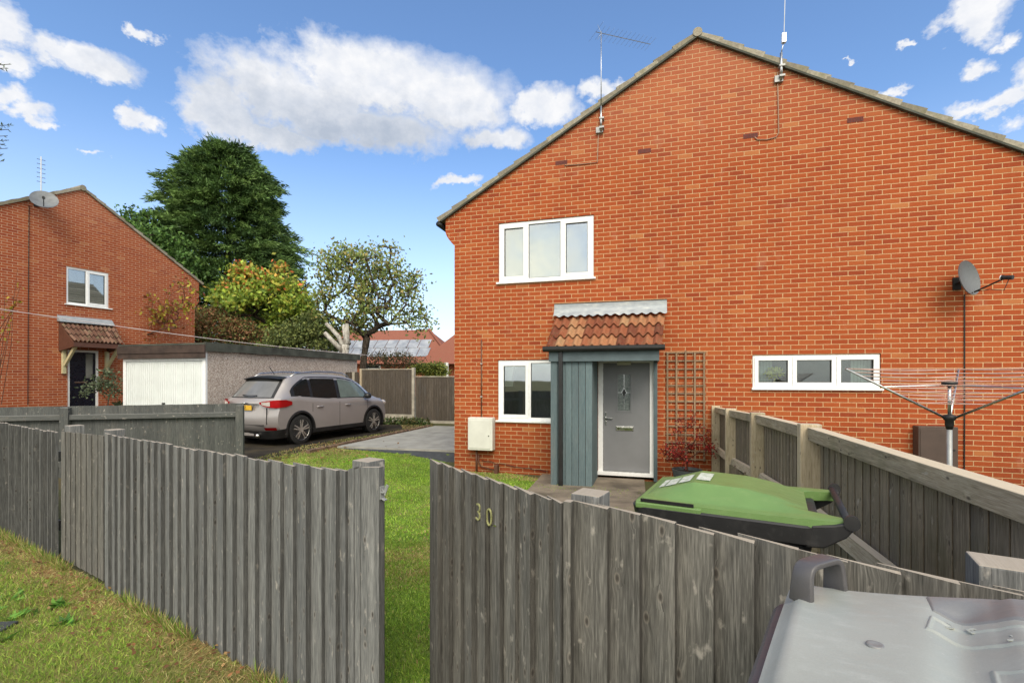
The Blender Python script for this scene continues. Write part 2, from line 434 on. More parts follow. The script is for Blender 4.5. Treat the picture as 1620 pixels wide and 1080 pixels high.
# ------------------------------------------------------------------ ground
def sheet(name, poly, h, mat, step=.5, kind='structure', label=None, thick=0):
    """polygon laid on the terrain, cut into cells so that it follows it"""
    import bmesh
    bm = bmesh.new()
    bm.faces.new([bm.verts.new((x,y,0)) for x,y in poly])
    xs = [p[0] for p in poly]; ys = [p[1] for p in poly]
    for ax, lo, hi in ((0,min(xs),max(xs)),(1,min(ys),max(ys))):
        k = math.ceil(lo/step)*step
        while k < hi:
            n = (1,0,0) if ax == 0 else (0,1,0)
            bmesh.ops.bisect_plane(bm, geom=bm.verts[:]+bm.edges[:]+bm.faces[:], plane_co=(k if ax==0 else 0, k if ax else 0, 0), plane_no=n)
            k += step
    bmesh.ops.recalc_face_normals(bm, faces=bm.faces[:])
    for f in bm.faces:
        if f.normal.z < 0: f.normal_flip()
    if thick:
        r = bmesh.ops.extrude_face_region(bm, geom=bm.faces[:])
        top = [e for e in r['geom'] if isinstance(e, bmesh.types.BMVert)]
        for v in top: v.co.z = 1
    for v in bm.verts:
        up = (v.co.z > .5) if thick else True
        v.co.z = G(v.co.x, v.co.y) + (h if up else h-thick)
    me = bpy.data.meshes.new(name); bm.to_mesh(me); bm.free(); me.materials.append(mat)
    o = bpy.data.objects.new(name, me); COL.objects.link(o)
    if kind: o['kind'] = kind
    return o

xs = sorted(set([-400,-200,-100,-60,-40,-30]+[i*.5 for i in range(-44,25)]+[16,24,40,80,200,400]))
ys = sorted(set([-200,-60,-20,-8,-3]+[i*.5 for i in range(-2,50)]+[28,35,50,80,150,300,900]))
gv = [(x,y,G(x,y)) for x in xs for y in ys]; w = len(ys)
gb = MB(); gb.add(gv, [(i*w+j,(i+1)*w+j,(i+1)*w+j+1,i*w+j+1) for i in range(len(xs)-1) for j in range(w-1)])
o = gb.build('ground', M['earth'], smooth=True); o['kind'] = 'structure'

FA = math.radians(-31.6); FO = (-.531, 1.996)          # street fence: runs through this point at this angle
FD = Vector((math.cos(FA), math.sin(FA)))
FP = Plane(FO[0], FO[1], FA)
HA = math.radians(-15.945)                              # heading of our house's gable wall
HP = Plane(-1.0998, 9.188, HA)
def hw(u, off): 
    v = HP.world(u, -off, 0); return (v.x, v.y)

# street side verge, garden lawn, car standing, slab, path
sheet('verge', [tuple(FP.world(a,b,0)[:2]) for a,b in ((-9,-.0),(3,-.0),(3,-4),(-9,-4))], .004, M['verge'])
lawn_poly = [tuple(FP.world(-2.8,.06,0)[:2]), tuple(FP.world(3.2,.06,0)[:2]), hw(5.5,.9), hw(3.0,.9), hw(1.1,.02), hw(-.1,.05), (-1.35,10.35), (-4.4,11.2), (-5.0,9.2), (-6.0,7.9)]
sheet('lawn', lawn_poly, .004, M['lawn'])
drive_poly = [(-4.75,8.4),(-4.3,10.9),(-2.65,16.3),(-2.9,17.6),(-6.2,18.4),(-7.9,12.3),(-13,11.5),(-12,8)]
sheet('driveway', drive_poly, .006, M['drive'])
sheet('patio', [(-4.05,11.15),(-2.55,15.9),(-1.4,15.7),(.6,15.2),(-.62,9.75+.9),(-1.1,10.45)], .045, M['slab'], thick=.2)
sheet('path', [(-4.1,11.1),(-1.12,10.42),(-.98,9.7),(-1.35,9.75),(-2.6,10.35)], .012, M['asphalt'])
sheet('doorstep_paving', [hw(1.72,.02), hw(1.78,1.3), hw(1.45,3.4), hw(3.6,3.6), hw(3.5,.02)], .03, M['flag'], thick=.1)
b = MB()
ep = [(-4.38,10.3),(-4.2,11.0),(-3.55,13.1),(-2.72,15.8)]
for (x0,y0),(x1,y1) in zip(ep, ep[1:]):
    n = max(1,int(math.hypot(x1-x0,y1-y0)/.22))
    for i in range(n):
        a, c = i/n, (i+.93)/n
        p = Vector((x0+(x1-x0)*a, y0+(y1-y0)*a, 0)); q = Vector((x0+(x1-x0)*c, y0+(y1-y0)*c, 0))
        p.z = G(p.x,p.y)+.03+random.uniform(-.012,.012); q.z = G(q.x,q.y)+.03+random.uniform(-.012,.012)
        b.bar(p, q, .10, .10)
tag(b.build('brick_edging', M['edging'], bevel=.006), 'low row of bricks edging the lawn beside the car standing', 'edging')
tag(MB().box(-.10,.10,-.07,.07,-.03,.012).build('drain_cover', M['asphalt'], loc=(-3.11,2.86,G(-3.1,2.87)+.008), rz=.1, bevel=.004), 'small dark drain cover sunk in the grass verge', 'drain cover')

# ------------------------------------------------------------------ featheredge boards
def boards(mb, x0, x1, zb, zt, y=0.0, pitch=.1, flip=False, jit=.006, thick=.028, wide=.044, gap=.009, clip=.004):
    """upright featheredge boards from x0 to x1; zt may be a function of x"""
    n = max(1, round((x1-x0)/pitch)); p = (x1-x0)/n
    for i in range(n):
        a = x0+i*p; c = a+p+(wide if not flip else 0)
        if flip: a -= wide
        j = random.uniform(-jit, jit); lean = random.uniform(-.0022,.0022)
        ta, tc = ((zt(a),zt(c)) if callable(zt) else (zt,zt))
        ba, bc = ((zb(a),zb(c)) if callable(zb) else (zb,zb))
        yt, yk = thick*random.uniform(.85,1.2), .003
        fa, fc = (yk, yt+.006) if not flip else (yt+.006, yk)     # projection of the front face at each edge
        ra, rc = (0, min(gap,thick*.58)) if not flip else (min(gap,thick*.58), 0)
        c = min(c, x1+clip) if not flip else c
        a = max(a, x0-clip) if flip else a
        mb.hexa([(a,y-fa,ba),(c,y-fc,bc),(c,y-rc,bc),(a,y-ra,ba),(a+lean,y-fa,ta+j),(c+lean,y-fc,tc+j+random.uniform(-.002,.002)),(c+lean,y-rc,tc+j),(a+lean,y-ra,ta+j)])

def zbase(pl):
    return lambda x: G(*pl.world(x,0,0)[:2])-.03

# our street fence, left of the gate opening
t = thing('garden_fence', 'weathered grey foreground fence left of the gateway, ending in a post with a metal latch', 'fence', (*FO,0), FA, 'street boundary fences')
b = MB(); tf = lambda x: 1.083 - .004*x*1.6 + .012*sm((x+.9)/.9)
boards(b, -2.84, -1.34, zbase(FP), tf, pitch=.1, gap=.010, thick=.025, clip=.05)
boards(b, -1.34, -.20, zbase(FP), tf, pitch=.1, gap=.014, thick=.027)
# last boards butt together on the post
for a,c,h in ((-.195,-.155,1.118),(-.153,-.118,1.122),(-.116,-.003,1.134)):
    b.hexa([(a,-.024,-.05),(c,-.026,-.05),(c,0,-.05),(a,0,-.05),(a,-.024,h-.012),(c,-.026,h),(c,0,h),(a,0,h-.012)])
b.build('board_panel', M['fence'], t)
for z_ in (.80,.22): MB().box(-2.8,-.13,.002,.04,z_,z_+.08).build('rail', M['fence_h'], t)
MB().box(-.20,-.10,.002,.10,-.2,1.142).build('post', M['fencepost'], t, bevel=.004)
xq = FP.at(181,700,-.09)[0]; MB().box(xq-.055,xq+.055,.042,.14,-.2,1.115).build('post', M['fencepost'], t, bevel=.004)
# latch on the post
b = MB().box(-.002,.002,-.024,.002,1.00,1.055).bar((.0,-.012,1.03),(.017,-.012,1.03),.020,.004).bar((.015,-.012,1.028),(.030,-.010,1.062),.004,.014)
b.bar((.004,-.012,1.005),(.020,-.010,.998),.018,.005).bar((.004,-.014,1.045),(.018,-.012,1.018),.004,.006)
b.build('latch', M['steel'], t, bevel=.001)

# neighbour's closed gate and fence further left
t = thing('neighbour_gate', 'closed grey board gate with wide flush boards in the foreground fence', 'gate', tuple(FP.world(-3.73,0,0)), FA)
b = MB(); boards(b, .012, .875, lambda x:.03, lambda x: 1.065+.02*x, pitch=.108, thick=.003, wide=.004, jit=.003)
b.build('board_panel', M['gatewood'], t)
for z_ in (.80,.25): MB().box(.03,.86,.006,.04,z_,z_+.08).build('rail', M['fence_h'], t)
t = thing('neighbour_fence', 'narrow boarded grey fence at the left edge of the photo, beyond the flush boarded gate', 'fence', tuple(FP.world(-3.74,0,0)), FA, 'street boundary fences')
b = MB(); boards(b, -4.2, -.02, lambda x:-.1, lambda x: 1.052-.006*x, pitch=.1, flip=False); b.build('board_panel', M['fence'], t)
for z_ in (.80,.22): MB().box(-4.2,-.13,.002,.04,z_,z_+.08).build('rail', M['fence_h'], t)
xq = FP.at(118,690,-.09)[0]+3.74; MB().box(xq-.055,xq+.055,.042,.14,-.2,1.105).build('post', M['fencepost'], t, bevel=.004)

# our gate, ajar, with its number
gh = FP.world(.816,0,0); ga = math.radians(-50.3)
GP = Plane(gh.x+math.cos(ga)*-.847, gh.y+math.sin(ga)*-.847, ga)
t = thing('garden_gate', 'grey board gate standing slightly open, carrying the number 30', 'gate', (GP.o[0],GP.o[1],0), ga)
b = MB(); boards(b, 0, .862, lambda x:.06, lambda x: 1.128-.028*x/.84, pitch=.0862, thick=.028, wide=.040, gap=.015, flip=False, jit=.003)
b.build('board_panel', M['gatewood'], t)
MB().box(.02,.83,.006,.045,.82,.90).box(.02,.83,.006,.045,.2,.28).bar((.06,.025,.24),(.78,.025,.86),.038,.08).build('brace', M['fence_h'], t)
def text_mesh(txt, size, depth, mat, name, parent, loc, rot, sx=1.0, bold=0.0):
    cu = bpy.data.curves.new(name, 'FONT'); cu.body = txt; cu.size = size; cu.extrude = depth; cu.offset = bold
    cu.align_x = 'CENTER'; cu.align_y = 'CENTER'; cu.bevel_depth = depth*.35; cu.resolution_u = 6
    tmp = bpy.data.objects.new(name+'_src', cu); COL.objects.link(tmp)
    dg = bpy.context.evaluated_depsgraph_get()
    me = bpy.data.meshes.new_from_object(tmp.evaluated_get(dg)); bpy.data.objects.remove(tmp)
    me.materials.clear(); me.materials.append(mat)
    o = bpy.data.objects.new(name, me); COL.objects.link(o); o.parent = parent
    o.location = loc; o.rotation_euler = rot; o.scale = (sx,1,1)
    return o
for ch, px, py, s in (('3',757.5,811,.100),('0',774.5,819,.100)):
    x, z = GP.at(px, py, .024)
    text_mesh(ch, s, .0022, M['brass'], 'numeral', t, (x,-.026,z), (math.pi/2,.05 if ch=='3' else 0,0), .82, -.0022)
x, z = GP.at(784, 831, .024)
MB().bar((x-.008,-.026,z),(x+.008,-.026,z),.006,.006).build('nail', M['chrome'], t)

# right of the gate
t = thing('garden_fence', 'wide boarded grey fence in the foreground right of the gate, in front of both bins', 'fence', tuple(FP.world(.83,0,0)), FA, 'street boundary fences')
b = MB(); boards(b, .012, 2.3, lambda x:-.05, lambda x: 1.103-.052*sm(x/1.1), pitch=.1, thick=.027, wide=.042, gap=.015, flip=False, jit=.006)
b.build('board_panel', M['gatewood'], t)
for z_ in (.80,.22): MB().box(.01,2.3,.002,.04,z_,z_+.08).build('rail', M['fence_h'], t)
xq = FP.at(934,790,-.09)[0]-.83; MB().box(xq-.05,xq+.05,.042,.142,-.2,1.118).build('post', M['fencepost'], t, bevel=.004)
xq = FP.at(1590, 880, -.09)[0]-.83
MB().box(xq-.055,xq+.055,.042,.15,-.2,1.082).build('post', M['fencepost'], t, bevel=.004)
MB().box(.005,.03,-.032,-.004,-.05,1.108).build('cover_strip', M['gatewood'], t)
sheet('gateway_step', [tuple(FP.world(a,b_,0)[:2]) for a,b_ in ((.55,-.02),(1.0,-.02),(1.0,.55),(.58,.3))], .02, M['concrete'])

# ------------------------------------------------------------------ side fence between the two front gardens
SD = math.atan2(.9615,.2748)
SP = Plane(1.109+.2858*.86, .86, SD)       # local x runs towards the house, local +y faces our garden
t = thing('side_fence', 'brown weathered fence with a bare top rail, running out from the brick house wall', 'fence', (SP.o[0],SP.o[1],0), SD)
def sx(Y): return (Y-.86)/.9615
def top(x):
    Y = .86+x*.9615
    return 1.5-np.interp(Y, [.8,1.42,3.2,4.79,6.4,7.9],[.33,.33,.33,.365,.425,.475])
gz = lambda x: G(*SP.world(x,0,0)[:2])
posts = [sx(3.26), sx(4.83), sx(6.42), sx(7.84)]
b = MB(); boards(b, 0, sx(7.86), lambda x: gz(x)-.02, lambda x: top(x)-.012, y=-.03, pitch=.1, thick=.012, wide=.03)
b.build('board_panel', M['side'], t)
ends = [0]+posts
for i in range(4):
    a, c = ends[i]+(.05 if i else 0), ends[i+1]-.05
    b = MB()
    b.hexa([(a,-.022,top(a)-.086),(c,-.022,top(c)-.086),(c,.042,top(c)-.086),(a,.042,top(a)-.086),(a,-.032,top(a)),(c,-.032,top(c)),(c,.048,top(c)),(a,.048,top(a))])
    b.build('top_rail', M['side_h'], t, bevel=.003)
    for dz in (.60,.12):
        b = MB(); za, zc = gz(a)+dz, gz(c)+dz
        b.hexa([(a,-.02,za-.045),(c,-.02,zc-.045),(c,.035,zc-.04),(a,.035,za-.04),(a,-.02,za+.045),(c,-.02,zc+.045),(c,.012,zc+.035),(a,.012,za+.035)])
        b.build('rail', M['side_h'], t)
for i, x in enumerate(posts):
    w_ = .04 if i < 3 else .022
    MB().box(x-w_,x+w_,-.045,.085,gz(x)-.2,top(x)+.022).build('post', M['side_p'], t, bevel=.006)
b = MB()
for k in range(9):
    x = sx(5.0)+k*.17+random.uniform(-.02,.02); b.box(x,x+.02,.012,.05,gz(x)-.02,gz(x)+.56+random.uniform(-.05,.03))
b.build('batten', M['side'], t)

# ------------------------------------------------------------------ grey rail fence in front of the car
ra = math.atan2(.9,3.3)
RP = Plane(-8.6, 7.46, ra)
t = thing('rail_fence', 'flat grey painted fence showing its rails, in front of the car and the neighbour house', 'fence', (-8.6,7.46,0), ra)
b = MB(); boards(b, -2.5, 3.98, lambda x:-.2, lambda x: 1.035+.004*x, y=.055, pitch=.11, flip=True, thick=.006, wide=.02, jit=.002); b.build('board_panel', M['backfence'], t)
for z_ in (.82,.06): MB().box(-2.5,3.92,-.03,.05,z_,z_+.08).build('rail', M['backfence_h'], t, bevel=.004)
for x in (-1.6,1.38,3.93): MB().box(x-.06,x+.06,-.055,.045,-.25,1.02).build('post', M['backfence'], t, bevel=.005)

# far close boarded panels beyond the car
pa = HA
P0 = ray(573,600,18.1)
t = thing('panel_fence', 'tall dark close boarded garden fence with pale concrete posts, beyond the car', 'fence', (P0.x,P0.y,-.12), pa)
PP = Plane(P0.x,P0.y,pa)
x1,_ = PP.at(652,600); x2,_ = PP.at(657,600); x3,_=PP.at(760,600)
b = MB(); boards(b, 0, x1, .3, 1.93, y=0, pitch=.1, thick=.012, wide=.02, jit=0); b.build('board_panel', M['panel'], t)
b = MB(); boards(b, x2+.02, x3+1.5, .10, 1.66, y=0, pitch=.1, thick=.012, wide=.02, jit=0); b.build('board_panel', M['panel'], t)
for a,c,z in ((0,x1,1.935),(x2+.02,x3+1.5,1.665)): MB().box(a,c,-.03,.03,z,z+.03).build('capping', M['concrete'], t)
MB().box(-1.4,-.14,-.02,.03,-.1,.30).build('gravel_board', M['concrete'], t)
MB().box(0,x1,-.02,.03,-.1,.295).build('gravel_board', M['concrete'], t)
MB().box(x2+.02,x3+1.5,-.02,.03,-.12,.095).build('gravel_board', M['concrete'], t)
b = MB(); boards(b, -1.4, -.14, .3, 1.85, pitch=.1, jit=0); b.build('board_panel', M['panel'], t)
for x,h in ((x1+.06,2.0),(-.35,1.85)): MB().box(x-.05,x+.05,-.06,.06,-.2,h).build('post', M['concrete'], t, bevel=.008)
MB().box(-.08,0,-.05,.04,-.2,1.98).build('post', M['side_p'], t)
# ------------------------------------------------------------------ the houses
def window(house, x0, x1, z0, z1, lights, y=.02, blind=None, sill=(.04,.04), name='window', glass='glass', fr=.055, sash=.05, head=True):
    """frame with sub-parts; lights is a list of (width fraction, opens)"""
    b = MB()
    b.box(x0,x1,y,y+.06,z0,z0+fr).box(x0,x1,y,y+.06,z1-fr,z1).box(x0,x0+fr,y,y+.06,z0+fr,z1-fr).box(x1-fr,x1,y,y+.06,z0+fr,z1-fr)
    W = x1-x0; xx = x0; cells = []
    for i,(f,op) in enumerate(lights):
        a, c = xx, xx+W*f; xx = c
        if i: b.box(a-fr*.45,a+fr*.45,y,y+.06,z0+fr,z1-fr)
        cells.append((a+(fr if i==0 else fr*.45), c-(fr if i==len(lights)-1 else fr*.45), op))
    w = b.build(name, M['upvc'], house, bevel=.004)
    for a,c,op in cells:
        za, zc = z0+fr, z1-fr
        if op:
            d = .014
            sb = MB(); a2,c2,z2,z3 = a-d,c+d,za-d,zc+d
            sb.box(a2,c2,y-.016,y+.03,z2,z2+sash+d).box(a2,c2,y-.016,y+.03,z3-sash-d,z3).box(a2,a2+sash+d,y-.016,y+.03,z2+sash+d,z3-sash-d).box(c2-sash-d,c2,y-.016,y+.03,z2+sash+d,z3-sash-d)
            sb.build('sash', M['upvc'], w, bevel=.004)
            a,c,za,zc = a+sash,c-sash,za+sash,zc-sash
        g = MB(); k=.007
        yy = y+.002 if op else y+.010
        g.box(a,c,yy,yy+.02,za,za+k).box(a,c,yy,yy+.02,zc-k,zc).box(a,a+k,yy,yy+.02,za+k,zc-k).box(c-k,c,yy,yy+.02,za+k,zc-k)
        g.build('gasket', M['gasket'], w)
        MB().box(a,c,y+.022,y+.030,za,zc).build('pane', M[glass], w)
    if blind:
        for bl in blind: MB().box(bl[0],bl[1],y+.14,y+.15,bl[2],bl[3]).build('blind', M[bl[4]], w)
    s = MB().box(x0-sill[0],x1+sill[1],y-.065,y+.06,z0-.035,z0-.001); s.build('sill', M['upvc'], w, bevel=.006)
    return w

def verge(house, ax, az, ex, ez, depth, n, front=.05, mat='rooftile', name='roof', thick=.045, under=.14):
    """one roof slope from the apex (ax,az) down to the eave (ex,ez): courses of tiles with a stepped, mortared verge"""
    b = MB(); d = Vector((ex-ax,0,ez-az)); L = d.length; d /= L; nrm = Vector((-d.z,0,d.x))
    if nrm.z < 0: nrm = -nrm
    A = Vector((ax,0,az)); c = L/n
    for i in range(n):
        p = A+d*(i*c); q = A+d*((i+1)*c+.05)
        lo, hi = .060, .072+thick*.55
        r = random.random()
        pts = []
        for off_p, off_q in ((-under*.0+.0, .0),(lo, hi)):
            pts.append((p+nrm*off_p, q+nrm*off_q))
        (p0,q0),(p1,q1) = pts
        f, bk = -front-random.uniform(0,.006), depth
        b.hexa([(p0.x,f,p0.z),(q0.x,f,q0.z),(q0.x,bk,q0.z),(p0.x,bk,p0.z),(p1.x,f,p1.z),(q1.x,f,q1.z),(q1.x,bk,q1.z),(p1.x,bk,p1.z)], r)
    return b.build(name, M[mat], house)

def canopy_tiles(x0, x1, xo0, xo1, y0, z0, y1, z1, courses, rolls, mat, name, parent):
    """pantiled lean-to: from the wall (y0,z0) down to the eave (y1,z1); x limits at wall and eave"""
    b = MB()
    for k in range(courses):
        for j in range(rolls):
            r = random.random()
            def fn(u, v, k=k, j=j):
                t = (k+v*1.10)/courses
                xa = x0+(xo0-x0)*min(t,1); xc = x1+(xo1-x1)*min(t,1)
                x = xa+(xc-xa)*(j+u)/rolls
                w = math.sin(2*math.pi*(u-.12))*.030
                lift = .004+v*.046
                return (x, y0+(y1-y0)*t, z0+(z1-z0)*t+w+lift)
            b.grid(fn, 8, 2, r, flip=True)
            def fe(u, v, k=k, j=j):          # thickness at the lower edge
                p = fn(u, 1.0); return (p[0], p[1]+.003*v, p[2]-.015*v)
            b.grid(fe, 8, 1, r, flip=True)
    o = b.build(name, M[mat], parent, smooth=True)
    return o

# ---- our pair of houses
zg = -.27
AP = HP.at(1103,58); EL = HP.at(699,349)
half = AP[0]-EL[0]+.02
er = (AP[0]+half, EL[1])
pitch = (AP[1]-EL[1])/(AP[0]-EL[0])
house = thing('brick_house', 'large orange red brick pair of houses with a broad gable, grey door and tiled porch', 'house', (HP.o[0],HP.o[1],0), HA)
# corbelled wall outline
def roofz(u): return AP[1]-abs(u-AP[0])*pitch
cz = HP.at(719,389)[1]; c1 = HP.at(705,352)[0]
right = 2*AP[0]
outl = [(0,zg),(right,zg),(right,cz),(right+.07,cz+.075),(right+.13,cz+.17),(right-c1,cz+.25),(right-c1,roofz(right-c1)),(AP[0],AP[1]),(c1,roofz(c1)),(c1,cz+.25),(c1+.04,cz+.17),(-.07,cz+.075),(0,cz)]
W1 = [*HP.at(789,450), *HP.at(939,340)]    # x0,z0,x1,z1
W1[1] = HP.at(789,447)[1]
W2 = [HP.at(788,600)[0], HP.at(788,664)[1], HP.at(788,600)[0]+1.30, HP.at(788,570)[1]]
W3 = [HP.at(1191,600)[0], HP.at(1191,613)[1], HP.at(1393,600)[0], HP.at(1191,562)[1]]
D1 = [HP.at(946,600)[0], zg, HP.at(1036,600)[0], HP.at(990,566)[1]]
holes = [(W[0]-.006,W[2]+.006,W[1]-.03,W[3]+.006) for W in (W1,W2,W3)]+[(D1[0]-.005,D1[2]+.005,zg+.02,D1[3]+.01)]
b = MB(); b.holed(outl, holes, 0, .12)
n = len(outl); dep = 9.0
b.add([(x,0,z) for x,z in outl]+[(x,dep,z) for x,z in outl], [(i+n,i,(i+1)%n,(i+1)%n+n) if False else (i,i+n,(i+1)%n+n,(i+1)%n) for i in range(n)]+[tuple(range(2*n-1,n-1,-1))], .5)
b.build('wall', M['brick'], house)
L = math.hypot(half, AP[1]-EL[1]); nc = 14
for e, nm in ((EL,'roof'),(er,'roof')):
    verge(house, AP[0], AP[1]-.01, e[0], e[1]-.01, dep+.1, 15, name=nm)
MB().tube([(AP[0],-.07,AP[1]+.035),(AP[0],dep+.1,AP[1]+.035)], .075, 12).build('ridge_tile', M['rooftile'], house, smooth=False)
# mortar bed and undercloak following the rake
b = MB()
for e in (EL, er):
    d = Vector((e[0]-AP[0],0,e[1]-AP[1])); k = 22
    for i in range(k):
        p = Vector((AP[0],-.035,AP[1]-.022))+d*(i/k); q = Vector((AP[0],-.035,AP[1]-.022))+d*((i+1)/k)
        b.bar(p, q, .05, .03)
b.build('undercloak', M['felt'], house)
gx, gzz = HP.at(697,351)
MB().tube([(gx-.03,-.03,gzz-.045),(gx-.03,dep,gzz-.045)], .055, 10).build('gutter', M['black'], house, smooth=True)

blz = (W1[1],W1[3]); wx = W1[2]-W1[0]
window(house, W1[0],W1[2],W1[1],W1[3], [(.31,1),(.365,0),(.325,1)], blind=[(W1[0]+.05,W1[0]+wx*.68,W1[1],W1[3],'blind'),(W1[0]+wx*.68,W1[2]-.03,W1[1],W1[3],'blind_grey')], glass='glass_pale')
# ground floor window and a glimpse of the kitchen
w2 = window(house, W2[0],W2[2],W2[1],W2[3], [(.46,1),(.54,0)], glass='glass_pale')
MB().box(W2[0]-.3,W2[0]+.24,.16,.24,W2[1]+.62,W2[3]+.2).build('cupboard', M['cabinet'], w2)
MB().box(W2[0]-.3,W2[2]+.3,.27,.30,W2[1]-1,W2[3]+.4).build('backing_panel', M['backing_dim'], w2)  # panel added close behind the glass, dim reflected tone in its colour
w3 = window(house, W3[0],W3[2],W3[1],W3[3], [(.325,1),(.345,1),(.33,1)], sash=.045, fr=.04, sill=(.02,.03))
ww = W3[2]-W3[0]
b = MB()
for k in range(6): b.box(W3[0]+.06+k*.045,W3[0]+.10+k*.045,.20,.204,W3[1],W3[3])
b.build('blind', M['blind'], w3); b = MB()
for k in range(6): b.box(W3[2]-.32+k*.045,W3[2]-.28+k*.045,.20,.204,W3[1],W3[3])
b.build('blind', M['blind'], w3)
MB().box(W3[0]-.3,W3[2]+.3,.5,.55,W3[1]-.5,W3[3]+.4).build('backing_panel', M['room'], w3)  # panel added behind the glass to stand for the dim interior

# front door
dr = MB(); f=.085
dr.box(D1[0],D1[0]+f,.02,.09,zg+.14,D1[3]).box(D1[2]-f,D1[2],.02,.09,zg+.14,D1[3]).box(D1[0]+f,D1[2]-f,.02,.09,D1[3]-f,D1[3]).box(D1[0]-.04,D1[2]+.02,-.03,.09,zg+.08,zg+.14)
fr = dr.build('door_frame', M['upvc'], house, bevel=.005)
gx0,gz1 = HP.at(977,592); gx1,gz0 = HP.at(997,650)
dx0,dx1,dz0,dz1 = D1[0]+f+.004,D1[2]-f-.004,zg+.15,D1[3]-f-.004
b = MB(); b.holed([(dx0,dz0),(dx1,dz0),(dx1,dz1),(dx0,dz1)], [(gx0,gx1,gz0,gz1)], .055, .03)
b.box(dx0,dx1,.10,.11,dz0,dz1)
door = b.build('front_door', M['door'], house)
b = MB(); k=.03
b.box(gx0-k,gx1+k,.046,.058,gz0-k,gz0).box(gx0-k,gx1+k,.046,.058,gz1,gz1+k).box(gx0-k,gx0,.046,.058,gz0,gz1).box(gx1,gx1+k,.046,.058,gz0,gz1).build('glazing_bead', M['door'], door, bevel=.004)
def leaded():
    t = NT('obscure door glass'); c = t.ramp(t.noise(30,3),[(.3,(.10,.12,.115)),(.7,(.22,.25,.24))])
    return t.pbr(c,.12,0,t.bump(t.noise(60,2),.6,.004))
MB().box(gx0,gx1,.072,.078,gz0,gz1).build('door_glass', leaded(), door)
cx_,cz_ = (gx0+gx1)/2,(gz0+gz1)/2
b = MB(); q=[(0,.085),(.042,0),(0,-.085),(-.042,0)]
for i in range(4):
    a,c = q[i],q[(i+1)%4]; b.bar((cx_+a[0],.068,cz_+a[1]),(cx_+c[0],.068,cz_+c[1]),.006,.008,up=(0,1,0))
b.bar((gx0,.068,cz_),(cx_-.042,.068,cz_),.006,.006,up=(0,1,0)).bar((gx1,.068,cz_),(cx_+.042,.068,cz_),.006,.006,up=(0,1,0)).bar((cx_,.068,gz0),(cx_,.068,cz_-.085),.006,.004,up=(0,1,0)).bar((cx_,.068,gz1),(cx_,.068,cz_+.085),.006,.004,up=(0,1,0))
b.build('lead_diamond', M['chrome'], door)
MB().prism([(cx_,cz_+.07),(cx_+.034,cz_),(cx_,cz_-.07),(cx_-.034,cz_)][::-1],.066,.070).build('diamond_glass', M['gasket'], door)
hx,hz = HP.at(958,661)
MB().box(hx-.014,hx+.014,.038,.056,hz-.12,hz+.10).bar((hx,.03,hz),(hx+.12,.02,hz-.012),.018,.018).tube([(hx,.055,hz),(hx,.02,hz)],.012,10).tube([(hx,.04,hz-.06),(hx,.03,hz-.06)],.010,10).build('handle', M['chrome'], door, bevel=.003)
lx0,lz1 = HP.at(974,675); lx1,lz0 = HP.at(1002,681)
MB().box(lx0,lx1,.042,.058,lz0-.012,lz1+.012).box(lx0+.015,lx1-.015,.034,.044,lz0+.004,lz1-.004).build('letterbox', M['chrome'], door, bevel=.004)
# overhead light
ax,az_ = HP.at(976,577,.12); bx,bz_ = HP.at(998,566,.12)
MB().box(ax,bx,-.14,.02,az_,bz_-.02).build('porch_light', M['lightunit'], house, bevel=.01)
MB().box(ax+.02,bx-.02,-.13,.02,bz_-.019,bz_+.05).build('light_mount', M['black'], house)

# porch canopy: pantiles, lead, fascia, gutter, downpipe and boarded screen
OFF = .90
tl,_ = HP.at(878,500); tr,ztw = HP.at(1052,496); el,_ = HP.at(864,550,OFF); er_,zev = HP.at(1047,550,OFF)
ztw = HP.at(960,500)[1]
px0,px1 = HP.at(868,560,OFF)[0],HP.at(1043,560,OFF)[0]
canopy_tiles(tl-.0,tr, el,er_, -.02, ztw-.02, -OFF-.02, zev+.02, 3, 13, 'pantile', 'porch_roof', house)
lz = HP.at(960,478)[1]
b = MB(); fx0,fx1 = HP.at(877,490)[0],HP.at(1055,490)[0]
def lf(u,v):
    x = fx0+(fx1-fx0)*u
    return (x, -.008-.10*max(0,v-.45)/.55, (lz-.012*u*0)+(ztw-lz+.012)*v+ (math.sin(u*13*2*math.pi)*.016 if v>.95 else 0)+random.uniform(-.002,.002))
b.grid(lf, 78, 6, flip=True); b.build('lead_flashing', M['lead'], house, smooth=True)
MB().box(fx0,fx1,-.012,-.002,lz-.004,lz+.010).build('flashing_wedge', M['felt'], house)
zf0,zf1 = HP.at(960,571,OFF)[1],HP.at(960,556,OFF)[1]
b = MB().box(px0,px1,-OFF+.0,-OFF+.03,zf0,zf1+.05).box(px0,px0+.03,-OFF+.03,0,zf0,zf1+.05).box(px1-.03,px1,-OFF+.03,0,zf0,zf1+.05)
b.add([(px0+.031,-OFF+.03,zf1+.04),(px1-.031,-OFF+.03,zf1+.04),(px1-.031,-.005,zf1+.04),(px0+.031,-.005,zf1+.04)],[(0,1,2,3)])
for x in (px0+.002,px1-.032):
    b.add([(x,-OFF+.03,zf1+.05),(x,0,zf1+.05),(x,0,ztw-.04),(x+.03,-OFF+.03,zf1+.05),(x+.03,0,zf1+.05),(x+.03,0,ztw-.04)],[(0,1,2),(5,4,3),(0,3,4,1),(1,4,5,2),(2,5,3,0)])
b.build('fascia', M['bluetrim'], house, bevel=.003)
gx0_,gx1_ = HP.at(859,550,OFF+.06)[0],HP.at(1052,550,OFF+.06)[0]
gzc = HP.at(960,550.5,OFF+.06)[1]
MB().tube([(gx0_,-OFF-.06,gzc),(gx1_,-OFF-.06,gzc)],.045,12).box(gx0_,gx1_,-OFF-.105,-OFF-.015,gzc+.005,gzc+.036).build('gutter', M['black'], house, smooth=False)
